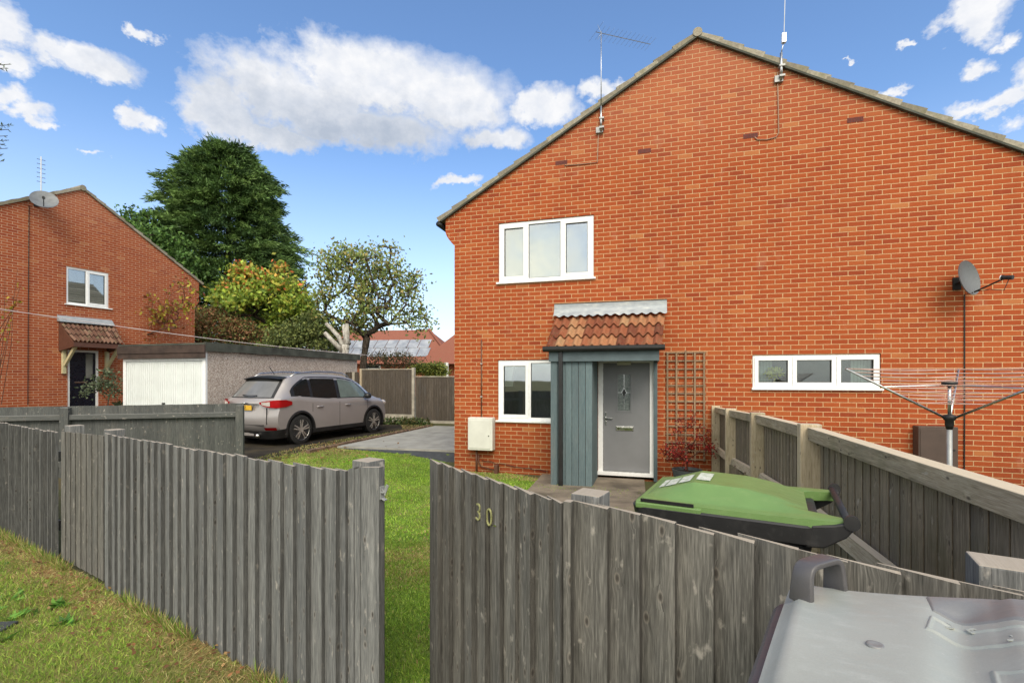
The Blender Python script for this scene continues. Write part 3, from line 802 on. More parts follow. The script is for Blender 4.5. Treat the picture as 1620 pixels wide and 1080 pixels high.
sx0,sx1 = HP.at(873,650,OFF-.06)[0],HP.at(937,650,OFF-.06)[0]
b = MB(); so = OFF-.06; nb = 6; p = (sx1-sx0)/nb
for i in range(nb): b.box(sx0+i*p+.003,sx0+(i+1)*p-.003,-so,-so+.02,zg+.02,zf0+.02)
for i in range(8):
    q = so/8; b.box(sx1-.022,sx1,-so+.022+i*q*.97,-so+.018+(i+1)*q*.97,zg+.02,zf0+.02); b.box(sx0,sx0+.02,-so+.022+i*q*.97,-so+.018+(i+1)*q*.97,zg+.02,zf0+.02)
b.build('porch_screen', M['blue'], house, bevel=.002)
MB().box(sx0-.015,sx0+.09,-so-.022,-so-.001,zg+.02,zf0+.02).build('corner_board', M['blue'], house, bevel=.003)
dxp = HP.at(887,650,OFF)[0]
MB().box(dxp-.034,dxp+.034,-OFF-.03,-OFF+.037,zg+.04,gzc-.02).build('downpipe', M['black'], house, bevel=.008)
qx = HP.at(1037,650)[0]; qz = HP.at(1037,757)[1]
MB().box(qx-.03,qx+.03,-.07,-.004,zg+.02,zf0+.12).build('door_post', M['bluetrim'], house, bevel=.004)

# air bricks
for cxp,cyp in ((888,257.5),(1019.5,239),(1187.5,215),(1353,189.5)):
    x,z = HP.at(cxp,cyp); b = MB()
    for i in range(10):
        for j in range(5): b.box(x-.105+i*.0215,x-.0895+i*.0215,-.006,-.0005,z-.034+j*.0145,z-.0235+j*.0145)
    ab = b.build('air_brick', simple('terracotta grille', (.20,.035,.022), .8) if 'ab' not in M else M['ab'], house); M['ab'] = ab.data.materials[0]
    MB().box(x-.108,x+.108,-.002,-.0004,z-.037,z+.037).build('grille_back', M['gasket'], ab)

# meter box with its pipe, and small pipes
mx0,mz1 = HP.at(740,660,.17); mx1,mz0 = HP.at(779,713,.17)
t = thing('meter_box', 'off white gas meter box on the brick wall left of the porch', 'meter box', tuple(HP.world(mx0,0,0)), HA)
wd = mx1-mx0
MB().box(0,wd,-.17,-.002,mz0,mz1).build('case', M['meter'], t, bevel=.01)
MB().box(.03,wd-.045,-.18,-.171,mz0+.035,mz1-.045).build('door', M['meter'], t, bevel=.004)
MB().tube([(wd-.07,-.185,(mz0+mz1)/2-.03),(wd-.07,-.18,(mz0+mz1)/2-.03)],.012,8).build('lock', M['black'], t)
b = MB().tube([(.13,-.05,mz0+.02),(.13,-.05,zg)],.02,8).tube([(.17,-.04,mz0-.10),(.17,-.04,mz0-.24),(.22,-.04,mz0-.32),(.5,-.03,mz0-.38)],.011,6)
b.build('pipe', M['brown'], t, smooth=True)
x,z = HP.at(762,537); _,zz = HP.at(762,660)
b = MB().tube([(x,-.012,z),(x,-.012,zz)],.011,6)
t2 = thing('cable_pipe', 'thin dark conduit running up the brick wall above the meter box', 'pipe', tuple(HP.world(x,0,0)), HA)
MB().tube([(0,-.014,z),(0,-.014,zz)],.011,6).build('conduit', M['brown'], t2, smooth=True)
for pz_ in (575,627):
    _,cz2 = HP.at(762,pz_); MB().box(-.022,.022,-.028,-.002,cz2-.006,cz2+.006).build('clip', M['meter'], t2)
x,z = HP.at(785,735,.1)
tag(MB().box(-.035,.035,-.13,-.03,zg-.05,z).build('drain_hopper', M['brown'], loc=tuple(HP.world(x,0,0)), rz=HA, bevel=.006), 'short brown square pipe stub standing at the foot of the brick wall', 'pipe')
b = MB(); x0,z0 = HP.at(762,728,.03); x1,z1 = HP.at(868,745,.03)
pts = [HP.world(x0+(x1-x0)*i/14,-.03,z0+(z1-z0)*i/14+random.uniform(-.02,.01)) for i in range(15)]
tag(MB().tube(pts,.006,5).build('wall_cable', M['black'], smooth=True), 'dark loose cable along the foot of the brick wall left of the porch', 'cable')

# ---- aerials on the gable
def aerial(name, label, pb, ptop, head, foot_off=.06, cable=None, white=True):
    x, z0 = HP.at(*pb, foot_off); _, z1 = HP.at(*ptop, foot_off)
    t = thing(name, label, 'aerial', tuple(HP.world(x,0,0)), HA, 'television aerials')
    xh,_ = HP.at(*ptop, foot_off); xh -= x
    MB().tube([(0,-foot_off,z0),(0,-foot_off,z0+.42)],.020,8).tube([(0,-foot_off,z0+.42),(xh,-foot_off,z1)],.008,8).build('mast', M['alu'], t, smooth=True)
    MB().box(-.03,.05,-foot_off-.03,-.003,z0+.04,z0+.07).box(-.03,.05,-foot_off-.03,-.003,z0+.2,z0+.23).box(-.09,.03,-.05,-.003,z0-.02,z0+.08).box(-.012,.012,-.03,-.004,z0-.01,z0+.22).build('bracket', M['steel'], t)
    if head:
        b = MB(); d = Vector((.55,.5,.10)); a = Vector((xh,-foot_off,z1-.03)); a0 = a-d*.15; a1 = a+d*1.5
        b.tube([a0,a1],.006,6)
        for i in range(14):
            p = a0+(a1-a0)*(i/13); q = Vector((.10,-.12,.02))*(1 if i else 1.4)
            b.tube([p-q,p+q],.0022,4)
        b.tube([a+Vector((-.06,0,.16)),a,a+Vector((-.06,0,-.10))],.004,4)
        b.build('antenna', M['alu'], t)
    if cable:
        pts = []
        for c in cable: cx2,cz2 = HP.at(*c,.012); pts.append((cx2-x,-.012,cz2))
        MB().tube(pts,.008,6).build('cable', M[ 'cream2' if 'cream2' in M else 'brown'], t, smooth=True)
    return t
M['cream2'] = simple('aged cable', (.34,.22,.15), .6)
aerial('tv_aerial', 'tall slim television aerial with a tilted array over the left roof slope', (951,207),(951,50), True, cable=[(947,208),(945,257),(918,260),(893,262)])
aerial('tv_aerial', 'thin television aerial mast right of the gable apex', (1236,126),(1240,66), False, cable=[(1230,115),(1231,160),(1232,210),(1228,217),(1213,221),(1198,221),(1194,217)])
x,z = HP.at(1240,66,.06)
b = MB().tube([(0,0,0),(.01,0,1.3)],.006,6)
al = S.objects['tv_aerial.001'] if 'tv_aerial.001' in S.objects else None
if al:
    bx_ = HP.at(1236,126,.06)[0]
    MB().tube([(x-bx_,-.06,z),(x-bx_+.03,-.06,z+1.2)],.006,6).box(x-bx_-.03,x-bx_+.03,-.09,-.03,z-.02,z+.12).build('antenna', M['alu'], al)

# ---- satellite dishes
def dish(label, pl, pc, rad, off, face, cable_px, mat, arm_len=.34, group='satellite dishes', squash=1.12):
    x, z = pl.at(*pc, off); t = thing('satellite_dish', label, 'satellite dish', tuple(pl.world(x,0,0)), pl.rz, group)
    fwd = Vector(face).normalized(); up = Vector((0,0,1)); rt = fwd.cross(up).normalized(); up = rt.cross(fwd)
    c = Vector((0,-off,z)); b = MB()
    def fn(u,v,o=0):
        a = 2*math.pi*u; q = v*rad
        return c+rt*q*math.cos(a)+up*q*squash*math.sin(a)+fwd*(.20*(q/rad)**2*rad*1.2-.03-o)
    b.grid(lambda u,v: fn(u,v), 28, 6); b.grid(lambda u,v: fn(u,v,.01), 28, 6, flip=True)
    b.grid(lambda u,v: fn(u,1,.012*v-.001), 28, 1)
    b.build('reflector', M[mat], t, smooth=True)
    foot = c-up*rad*squash*.86+fwd*.06; lnb = foot+fwd*arm_len+up*rad*.34
    MB().tube([foot-fwd*.02,lnb],.011,6).build('arm', M['black'], t)
    dl = (c-lnb).normalized()
    MB().tube([lnb-dl*.07,lnb+dl*.03],.030,10).tube([lnb+dl*.03,lnb+dl*.045],.036,10).build('receiver', M['black'], t)
    MB().tube([lnb+dl*.046,lnb+dl*.056],.034,10).build('receiver_cap', M['upvc'], t)
    MB().tube([lnb-dl*.02-up*.03,lnb-up*.16-fwd*.05,foot-up*.02+fwd*.15,foot],.005,5).build('lead', M['black'], t, smooth=True)
    MB().tube([c-fwd*.05,(0,-.05,z-.03),(0,-.005,z-.03)],.02,8).box(-.05,.05,-.02,-.002,z-.12,z+.06).build('bracket', M['black'], t)
    pts = [foot-fwd*.04]
    for q in cable_px: qx_,qz_ = pl.at(*q,.012); pts.append((qx_-x,-.012,qz_))
    MB().tube(pts,.0085,5).build('cable', M['black'], t)
    return t
def dishmat():
    t = NT('dark mesh dish'); v = t.n('ShaderNodeTexVoronoi',{'Vector':t.ob,'Scale':120}).outputs['Distance']
    return t.pbr(t.ramp(v,[(.1,(.07,.075,.08)),(.6,(.15,.16,.17))]), .5, .3)
M['dish'] = dishmat(); M['dish_pale'] = simple('pale mesh dish', (.17,.18,.19), .55, .1, .15)
dish('round dark grey satellite dish on the wall above the small three pane window', HP, (1531,440), .225, .26, (.56,-.80,.16), [(1526,466),(1526,560),(1526,640),(1525.5,762)], 'dish')

# brown box on the wall
bx0,bz1 = HP.at(1453,674,.16); bx1,bz0 = HP.at(1516,760,.16)
t = thing('meter_cupboard', 'dark brown cupboard on the brick wall behind the rotary airer', 'cupboard', tuple(HP.world(bx0,0,0)), HA)
MB().box(0,bx1-bx0,-.16,-.002,zg+.3,bz1).build('case', M['brownmetal'], t, bevel=.006)
MB().box(.02,bx1-bx0-.02,-.168,-.161,zg+.32,bz1-.03).build('door', M['brownmetal'], t, bevel=.003)
_,kz = HP.at(1510,712,.17); MB().tube([(bx1-bx0-.05,-.176,kz),(bx1-bx0-.05,-.168,kz)],.012,8).build('lock', M['black'], t)

# trellis
tx0,tz1 = HP.at(1056,557,.03); tx1,tz0 = HP.at(1114,729,.03)
b = MB()
for i in range(5):
    x = (tx1-tx0)*i/4; b.box(x-.014,x+.014,-.045,-.027,tz0,tz1+(.02 if i==2 else 0))
for j in range(14):
    z = tz0+.02+(tz1-tz0-.03)*j/13; b.box(-.03,tx1-tx0+.03,-.026,-.010,z-.012,z+.012)
tag(b.build('trellis', M['trellis'], loc=tuple(HP.world(tx0,0,0)), rz=HA), 'tall narrow wooden trellis fixed to the wall right of the front door', 'trellis')

# ---- neighbour house at the left
LA = math.atan2(.924,.382)
LP = Plane(-14.0, 13.9, LA)
lh = thing('brick_house', 'red brick gabled house at the left with a dark door under a bracketed canopy', 'house', (-14.0,13.9,0), LA)
lap = LP.at(130,299); ler = LP.at(318,449); lcx = LP.at(308,470)[0]; lcz = LP.at(309,486)[1]
lp = (lap[1]-ler[1])/(ler[0]-lap[0]); llx = lap[0]-(ler[0]-lap[0])-.3
lrz = lambda u: lap[1]-abs(u-lap[0])*lp
rx = ler[0]-.08
lout = [(llx,-.3),(lcx,-.3),(lcx,lcz),(lcx+.06,lcz+.075),(lcx+.13,lcz+.17),(rx,lcz+.25),(rx,lrz(rx)),(lap[0],lap[1]),(llx,lrz(llx))]
V1 = (*LP.at(105,481),*LP.at(172,424)); V1 = (V1[0],LP.at(105,480)[1],V1[2],LP.at(105,421)[1])
D2 = (LP.at(107,600)[0], -.3, LP.at(156,600)[0], LP.at(107,553)[1])
b = MB(); b.holed(lout, [(V1[0],V1[2],V1[1]-.03,V1[3]),(D2[0],D2[2],-.28,D2[3])], 0, .10)
n = len(lout); b.add([(x,0,z) for x,z in lout]+[(x,8,z) for x,z in lout], [(i,i+n,(i+1)%n+n,(i+1)%n) for i in range(n)]+[tuple(range(2*n-1,n-1,-1))], .5)
b.build('wall', M['brick2'], lh)
verge(lh, lap[0], lap[1]-.01, ler[0], ler[1]-.01, 8.1, 14)
verge(lh, lap[0], lap[1]-.01, llx-.3, lrz(llx-.3)-.01, 8.1, 14)
MB().tube([(lap[0],-.06,lap[1]+.03),(lap[0],8.1,lap[1]+.03)], .09, 10).build('ridge_tile', M['rooftile'], lh)
vx,vz = LP.at(286,415); MB().tube([(vx,1.2,lrz(vx)),(vx,1.2,lrz(vx)+.4)],.05,8).build('vent_pipe', M['alu'], lh, smooth=True)
window(lh, V1[0],V1[2],V1[1],V1[3], [(.47,0),(.53,1)], blind=[(V1[0],V1[2],V1[1],V1[3],'room')], sill=(.05,.09), glass='glass_pale')
b = MB(); f=.06
b.box(D2[0],D2[0]+f,.02,.09,-.2,D2[3]).box(D2[2]-f,D2[2],.02,.09,-.2,D2[3]).box(D2[0]+f,D2[2]-f,.02,.09,D2[3]-f,D2[3]).build('door_frame', M['upvc'], lh)
d2 = MB().box(D2[0]+f,D2[2]-f,.05,.08,-.2,D2[3]-f).build('front_door', M['door_dark'], lh)
ax,az_ = LP.at(119,605); bx,bz_ = LP.at(139,603); MB().box(ax,bx,.03,.049,az_-.01,az_+.03).build('letterbox', M['chrome'], d2)
ax,az_ = LP.at(137,598); bx,bz_ = LP.at(148,560); MB().box(ax,bx,.045,.049,az_,bz_).build('door_glass', M['room'], d2)
# its canopy
CO = .80
c0,cz0 = LP.at(90,505); c1_,_ = LP.at(177,512); fz = LP.at(120,504)[1]
e0,ez0 = LP.at(124,548,CO); e1,_ = LP.at(196,545,CO)
zt_ = LP.at(130,512)[1]; ze_ = LP.at(150,543,CO)[1]
canopy_tiles(c0+.05,c1_+.08,c0+.05,e1, -.02,zt_,-CO,ze_+.03, 3, 12, 'pantile2','canopy_roof', lh)
MB().hexa([(c0,-.16,zt_-.0),(c1_,-.16,zt_-.0),(c1_,-.003,zt_+.02),(c0,-.003,zt_+.02),(c0,-.15,zt_+.035),(c1_,-.15,zt_+.035),(c1_,-.003,zt_+.20),(c0,-.003,zt_+.20)]).build('lead_flashing', M['lead'], lh)
b = MB()
b.box(c0+.04,e1-.02,-CO,-CO+.03,ze_-.13,ze_+.01)
for x in (c0+.04,e1-.06):
    b.add([(x,-CO+.03,ze_-.13),(x,-.003,ze_-.25),(x,-.003,zt_-.01),(x,-CO+.03,ze_),(x+.03,-CO+.03,ze_-.13),(x+.03,-.003,ze_-.25),(x+.03,-.003,zt_-.01),(x+.03,-CO+.03,ze_)],[(0,1,2,3),(7,6,5,4),(0,4,5,1),(1,5,6,2),(2,6,7,3),(3,7,4,0)])
b.build('canopy_side', M['brown'], lh)
for x in (c0+.10, D2[2]+.16):
    b = MB().box(x,x+.09,-.10,-.004,LP.at(100,591)[1],ze_-.2)
    b.build('wall_bracket', M['cream'], lh, bevel=.006); b = MB().bar((x+.045,-.10,LP.at(100,578)[1]),(x+.045,-CO+.12,ze_-.10),.07,.09)
    b.build('bracket_strut', M['cream'], lh, bevel=.006)
dish('pale grey satellite dish under the gable of the left house', LP, (70,317), .31, .45, (-.36,-.74,.56), [(46,325),(45,450),(44,640)], 'dish_pale', .20)
x,z = LP.at(65,302,.1); x2,z2 = LP.at(65,248,.1)
t = thing('tv_aerial', 'slender television aerial rising above the roof of the left house', 'aerial', tuple(LP.world(x,0,0)), LA, 'television aerials')
MB().tube([(0,-.1,z-.3),(0,-.1,z2)],.018,6).build('mast', M['alu'], t)
b = MB()
for k in range(6): b.tube([(-.10,-.1,z2-.1-k*.13),(.10,-.1,z2-.08-k*.13)],.008,4)
b.build('antenna', M['alu'], t)

# ---- garage
ga2 = math.atan2(-.2748,.9615); c = ray(325,543,12.5); GO = (c.x-.9615*2.9, c.y+.2748*2.9)
t = thing('garage', 'flat roofed concrete garage with pebbledash side and white ribbed door', 'garage', (GO[0],GO[1],-.12), ga2)
Hh = c.z+.12; 
b = MB().box(0,2.9,0,.06,2.08,Hh-.02).box(0,.10,0,.06,0,2.08).box(2.80,2.9,0,.06,0,2.08)
b.build('front_frame', M['upvc'], t)
b = MB(); nP=14; Lg=6.75
for k in range(nP):
    a = .065+(Lg-.065)*k/nP; b.box(2.82,2.9,a+.004,a+(Lg-.065)/nP-.004,0,Hh-.10)
    b.box(0,.08,a+.004,a+(Lg-.065)/nP-.004,0,Hh-.10)
b.box(.09,2.81,Lg-.08,Lg,0,Hh-.1); b.build('wall', M['dash'], t)
b = MB().box(.105,2.795,.034,.05,.02,2.075)
for k in range(35): b.box(.112+k*.0766,.112+k*.0766+.058,.022,.034,.05,2.04)
gd = b.build('garage_door', M['garage'], t)
MB().box(1.40,1.50,.0,.021,.92,.96).build('handle', M['black'], gd)
b = MB().box(-.08,2.98,-.07,Lg+.1,Hh-.03,Hh+.015); b.build('roof', M['felt'], t)
b = MB(); 
for k in range(18):
    a = -.07+(Lg+.17)*k/18; b.box(2.94+random.uniform(-.004,.006),2.99,a,a+(Lg+.17)/18-.002,Hh-.20+random.uniform(-.012,.012),Hh+.03)
b.build('side_fascia', M['felt'], t)
MB().box(-.08,2.99,-.11,-.072,Hh-.24,Hh-.04).box(-.08,2.99,-.09,-.072,Hh-.38,Hh-.24).build('front_fascia', M['felt2'], t)

# ---- far bungalow with solar panels
bo = ray(716,600,42); BA = math.radians(-8)
t = thing('bungalow', 'distant low bungalow with a hipped red tiled roof and solar panels', 'bungalow', (bo.x,bo.y,0), BA)
BP = Plane(bo.x,bo.y,BA)
def bz(py, Y=42): return CZ+(HY-py)/F*Y
zE, zR = bz(574), bz(517)
MB().box(-14,3,0,8,-.2,zE).build('wall', M['brick2'], t)
b = MB(); b.add([(-14.4,-.5,zE-.05),(.2,-.5,zE-.05),(.2,8.5,zE-.05),(-14.4,8.5,zE-.05),(-14.4,4,zR+.2),(-3.4,4,zR+.2)],[(0,1,5,4),(1,2,5),(2,3,4,5),(3,0,4)])
b.add([(-3,-1.0,zE-.1),(5,-1.0,zE-.1),(5,8,zE-.1),(1.1,3.5,zR+1.0),(5,3.5,zR+1.0)],[(0,1,4,3),(0,3,2)])
b.build('roof', M['farroof'], t)
MB().bar((-3.4,3.97,zR+.25),(.25,-.5,zE),.22,.14).build('hip_tiles', M['farroof'], t)
def solar():
    t = NT('solar panel'); return t.pbr(t.ramp(t.noise(1.5,2),[(.3,(.22,.24,.28)),(.7,(.40,.42,.45))]), .4, 0)
M['solar'] = solar()
sl = (zR+.2-zE+.05)/4.5
for r_ in range(2):
    for k in range(11):
        x0 = -14.0+k*1.06+(.25*r_*-1); y0 = .3+r_*1.12
        zz = lambda y: zE-.05+(y+.5)*sl+.09
        b = MB(); b.hexa([(x0,y0,zz(y0)-.04),(x0+1.0,y0,zz(y0)-.04),(x0+1.0,y0+1.05,zz(y0+1.05)-.04),(x0,y0+1.05,zz(y0+1.05)-.04),(x0,y0,zz(y0)),(x0+1.0,y0,zz(y0)),(x0+1.0,y0+1.05,zz(y0+1.05)),(x0,y0+1.05,zz(y0+1.05))])
        b.build('solar_panel', M['solar'], t)
MB().box(-.4,-.1,-1.2,-.9,-.2,zE).build('post', M['upvc'], t)
wq = MB().box(-8.4,-6.6,-.04,-.005,bz(583),bz(576)).build('window', M['upvc'], t)
MB().box(-8.25,-6.75,-.06,-.042,bz(582),bz(577)).build('pane', M['gasket'], wq)
# ------------------------------------------------------------------ car
def paint(name, col, flake=.5):
    t = NT(name)
    c = t.ramp(t.noise(2.0,3),[(.3,tuple(q*.92 for q in col)),(.7,col)])
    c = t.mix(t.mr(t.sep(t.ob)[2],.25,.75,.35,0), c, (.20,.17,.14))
    return t.pbr(c, .36, .25, None, .5, Coat_Weight=.6, Coat_Roughness=.08)
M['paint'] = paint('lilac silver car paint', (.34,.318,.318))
M['carglass'] = simple('dark car glass', (.012,.014,.015), .05, 0, .05)
M['carglass2'] = simple('lighter car glass', (.13,.17,.165), .06, 0, .15, 3)
M['rearglass'] = simple('rear screen glass', (.16,.16,.16), .08, 0, .15, 2)
M['red'] = simple('red lamp lens', (.33,.008,.010), .15, 0, .1)
M['clearlens'] = simple('clear lamp lens', (.65,.60,.56), .12, .3, .1)
M['plate'] = simple('yellow number plate', (.72,.42,.03), .4, 0, .05)
M['ink'] = simple('black lettering', (.012,.012,.012), .5)
M['alloy'] = simple('alloy wheel', (.60,.58,.55), .3, .8, .1)
cangle = math.atan2(.917,.4)
cl = Vector((-5.50,13.45)); cgz = -.12
car = thing('parked_car', 'silver lilac car with roof rails parked beside the pebbledash garage', 'car', (cl.x,cl.y,cgz), cangle); car.scale = (1,1,1.03)
prof = [(-2.10,.34),(-2.19,.46),(-2.21,.60),(-2.20,.74),(-2.155,.84),(-2.15,.98),(-2.12,1.05),(-2.05,1.12),(-1.93,1.28),(-1.80,1.45),(-1.70,1.57),(-1.55,1.625),
 (-1.25,1.66),(-.85,1.685),(-.45,1.69),(0,1.68),(.35,1.645),(.62,1.585),(.85,1.49),(1.05,1.38),(1.28,1.235),(1.50,1.10),(1.70,1.04),(1.90,.98),(2.06,.89),(2.16,.78),(2.21,.64),(2.22,.48),(2.16,.33),(2.02,.24),(1.2,.22),(0,.22),(-1.2,.22),(-1.95,.25)]
BELT = lambda x: 1.03 + (.10*sm((-x-.1)/1.6)) - .05*sm((x-.6)/1.0)
ys = [0,.28,.50,.62,.68,.735,.80,.86,.895,.915,.92]
gs = [1.012,1.008,1.0,.985,.955,.80,.48,.14,-.06,-.2,-.3]
def prj(x, z, y):
    g = float(np.interp(y, ys, gs)); be = BELT(x)
    if z > be: z2 = be+(z-be)*g if g > 0 else be+g*.35
    else: z2 = min(z, be+g*.35) if g < 0 else z
    a = (y/.92)**3
    if x < -1.3: x2 = -1.3+(x+1.3)*(1-.20*a)
    elif x > 1.1: x2 = 1.1+(x-1.1)*(1-.30*a)
    else: x2 = x
    if z > be and x < -1.3 : x2 += .10*(y/.75)**2*min(1,(z-be)/.4)
    if z < .5: z2 = z2+.03*a
    return (x2, y, z2)
b = MB(); nP = len(prof); lay = []
for sgn_ys in ([-y for y in ys[::-1]]+ys[1:]):
    lay.append([ (lambda q: (q[0], math.copysign(q[1],sgn_ys), q[2]))(prj(x,z,abs(sgn_ys))) for x,z in prof])
vs = [p for l in lay for p in l]; fs = []
for j in range(len(lay)-1):
    for i in range(nP): fs.append((j*nP+i, j*nP+(i+1)%nP, (j+1)*nP+(i+1)%nP, (j+1)*nP+i))
fs.append(tuple(range(nP))); k0 = (len(lay)-1)*nP; fs.append(tuple(range(k0+nP-1,k0-1,-1)))
b.add(vs, fs, .5)
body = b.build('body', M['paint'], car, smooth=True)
AX = (-1.345, 1.345)
cut = MB()
for ax in AX:
    for s_ in (-1,1): cut.tube([(ax,s_*.60,.345),(ax,s_*1.1,.345)],.405,36)
co = cut.build('cut', M['black']); co.parent = car
m = body.modifiers.new('arches','BOOLEAN'); m.operation = 'DIFFERENCE'; m.object = co; m.solver = 'EXACT'
import bmesh
bm = bmesh.new(); bm.from_mesh(body.data); bmesh.ops.recalc_face_normals(bm, faces=bm.faces[:]); bm.to_mesh(body.data); bm.free()
bm = bmesh.new(); bm.from_mesh(co.data); bmesh.ops.recalc_face_normals(bm, faces=bm.faces[:]); bm.to_mesh(co.data); bm.free()
dg = bpy.context.evaluated_depsgraph_get(); me = bpy.data.meshes.new_from_object(body.evaluated_get(dg))
body.modifiers.clear(); body.data = me; bpy.data.objects.remove(co)
me.polygons.foreach_set('use_smooth',[True]*len(me.polygons))
try: me.set_sharp_from_angle(angle=math.radians(32))
except Exception: pass

def side_y(x, z):
    """half width of the glasshouse at height z"""
    be = BELT(x); xs_ = [p[0] for p in prof[4:26]]; zs_ = [p[1] for p in prof[4:26]]
    zt = float(np.interp(x, xs_, zs_)); g = (z-be)/max(.05, zt-be)
    return float(np.interp(-g, [-q for q in gs], ys))
def side_panel(name, xa, xb, zb, zt, mat, s_, off=.006, n=(10,5), parent=car):
    b = MB()
    def fn(u,v):
        x = xa(v)+(xb(v)-xa(v))*u if callable(xa) else xa+(xb-xa)*u
        z0 = zb(x); z1 = zt(x); z = z0+(z1-z0)*v
        return (x, s_*(side_y(x,z)+off), z)
    b.grid(fn, n[0], n[1], flip=(s_>0)); return b.build(name, M[mat], parent, smooth=True)
xs_ = [p[0] for p in prof[6:24]]; zs_ = [p[1] for p in prof[6:24]]
topz = lambda x: float(np.interp(x, xs_, zs_))
zt_side = lambda x: BELT(x)+.02+(topz(x)-BELT(x))*.86-.02
for s_ in (-1,1):
    lowf = lambda x: BELT(x)+.035
    # black surround, then the panes
    arch = lambda x: min(zt_side(x), BELT(x)+.05+ .62*max(0,(x+1.66))**.62, BELT(x)+.05+.66*max(0,1.20-x)**.75)
    side_panel('window_surround', -1.62, 1.15, lambda x: BELT(x)+.015, lambda x: arch(x)+.012, 'black', s_, .004, (40,5))
    for xa, xb, mt in ((-1.50,-1.02,'carglass'),(-.93,-.10,'carglass'),(.02,1.02,'carglass2')):
        side_panel('side_window', xa, xb, lowf, lambda x: arch(x)-.035, mt, s_, .009, (16,5))
    # roof rail
    pts = [(-1.45,1.60),(-1.25,1.69),(-.6,1.735),(0,1.73),(.35,1.70),(.60,1.61)]
    MB().tube([(x,s_*.63,z) for x,z in pts],[.012,.02,.02,.02,.018,.010],8).build('roof_rail', M['alu'], car, smooth=True)
    # door seams, handles, sill cladding, mirror, lamps
    b = MB()
    for x in (-1.0+.02,-.04,1.08): b.box(x-.005,x+.005,min(s_*.922,s_*.915),max(s_*.922,s_*.915),.33 if x>-.9 else .75,.96)
    b.build('door_seam', M['gasket'], car)
    b = MB()
    for x in (-.84,.16): b.tube([(x,s_*.915,.865),(x+.03,s_*.945,.87),(x+.17,s_*.945,.87),(x+.20,s_*.915,.865)],.016,6)
    b.build('door_handle', M['paint'], car, smooth=True)
    MB().hexa([(-.96,s_*.80,.19),(.96,s_*.80,.19),(.96,s_*.93,.24),(-.96,s_*.93,.24),(-.96,s_*.86,.36),(.96,s_*.86,.36),(.96,s_*.932,.34),(-.96,s_*.932,.34)]).build('sill', M['black'], car)
    MB().lathe([(.02,-.075),(.085,-.06),(.105,0),(.085,.06),(.03,.085)],14,(0,0,0)).build('mirror', M['black'], car, smooth=True).location = (.95,s_*1.03,1.08)
    MB().bar((.95,s_*.88,1.05),(.95,s_*1.0,1.05),.05,.04).build('mirror_arm', M['black'], car)
    for ax in AX:
        b = MB()
        def ring(u,v,ax=ax):
            a = math.radians(-12)+u*math.radians(204); r_ = .402+.062*min(1,max(0,(v-.0))); yy = .932 if v < .99 else .915
            return (ax+r_*math.cos(a), s_*yy, max(.24,.345+r_*math.sin(a)))
        b.grid(ring, 28, 3, flip=(s_<0))
        b.grid(lambda u,v,ax=ax: (ax+.402*math.cos(math.radians(-12)+u*math.radians(204)), s_*(.932-.25*v), max(.24,.345+.402*math.sin(math.radians(-12)+u*math.radians(204)))), 28, 2, flip=(s_>0))
        b.build('wheel_arch', M['black'], car, smooth=True)
    for p in ((2.03,.62),):
        MB().lathe([(.02,-.09),(.13,-.05),(.15,.02),(.08,.09)],12).build('headlight', M['clearlens'], car, smooth=True).location = (1.93,s_*.72,.84)
# wheels
def wheel(x, s_):
    w = MB().tube([(0,-.105,0),(0,-.095,0),(0,.095,0),(0,.105,0)],[.305,.345,.345,.305],36).build('wheel', M['rubber'], car, smooth=False)
    w.location = (x, s_*.815, .345)
    b = MB(); ring = [(.235,.0),(.25,.10)]
    yo = s_
    def rimf(u,v): a = 2*math.pi*u; r_ = .225+.022*v; return (r_*math.cos(a), yo*(.085+.024*v), r_*math.sin(a))
    b.grid(rimf, 40, 2, flip=(s_<0))
    for k in range(5):
        for d in (-.17,.17):
            a = 2*math.pi*k/5+.3; p = Vector((.05*math.cos(a+d*1.6),yo*.096,.05*math.sin(a+d*1.6))); q = Vector((.232*math.cos(a+d),yo*.102,.232*math.sin(a+d)))
            b.bar(p, q, .030, .034, up=(0,1,0))
    b.tube([(0,yo*.06,0),(0,yo*.112,0)],.058,14)
    b.build('rim', M['alloy'], w)
    MB().tube([(0,yo*.02,0),(0,yo*.06,0)],.225,28).build('brake_disc', M['ink'], w)
for ax in AX:
    for s_ in (-1,1): wheel(ax, s_)
# tail: rear screen, spoiler, lamps, plate, bumper
def on_tail(i0, i1, y0, y1, name, mat, off=.008, n=(12,4), tz=None):
    b = MB()
    def fn(u,v):
        s0 = i0+(i1-i0)*v; k = int(min(s0, len(prof)-2)); f_ = s0-k
        x = prof[k][0]*(1-f_)+prof[k+1][0]*f_; z = prof[k][1]*(1-f_)+prof[k+1][1]*f_
        yc = (y0(v)+(y1(v)-y0(v))*u) if callable(y0) else y0+(y1-y0)*u
        p = prj(x, z, abs(yc)); return (p[0]-off, math.copysign(p[1],yc) if yc else 0, p[2]+off*.4)
    b.grid(fn, n[0], n[1], flip=True); return b.build(name, M[mat], car, smooth=True)
on_tail(6.9, 9.75, lambda v: -(.73-.10*v), lambda v: (.73-.10*v), 'screen_surround', 'ink', .007, (24,6))
on_tail(7.05, 9.35, lambda v: -(.66-.08*v), lambda v: (.66-.08*v), 'rear_screen', 'rearglass', .012, (24,6))
MB().grid(lambda u,v: (-1.60-.20*v+.06*abs(2*u-1)**2, (2*u-1)*(.66-.02*v), 1.635-.05*v-.035*abs(2*u-1)**2), 16, 3, flip=True).grid(lambda u,v: (-1.80+.10*v+.06*abs(2*u-1)**2, (2*u-1)*.64, 1.585-.035*v-.035*abs(2*u-1)**2), 16, 2, flip=True).build('spoiler', M['ink'], car, smooth=True)
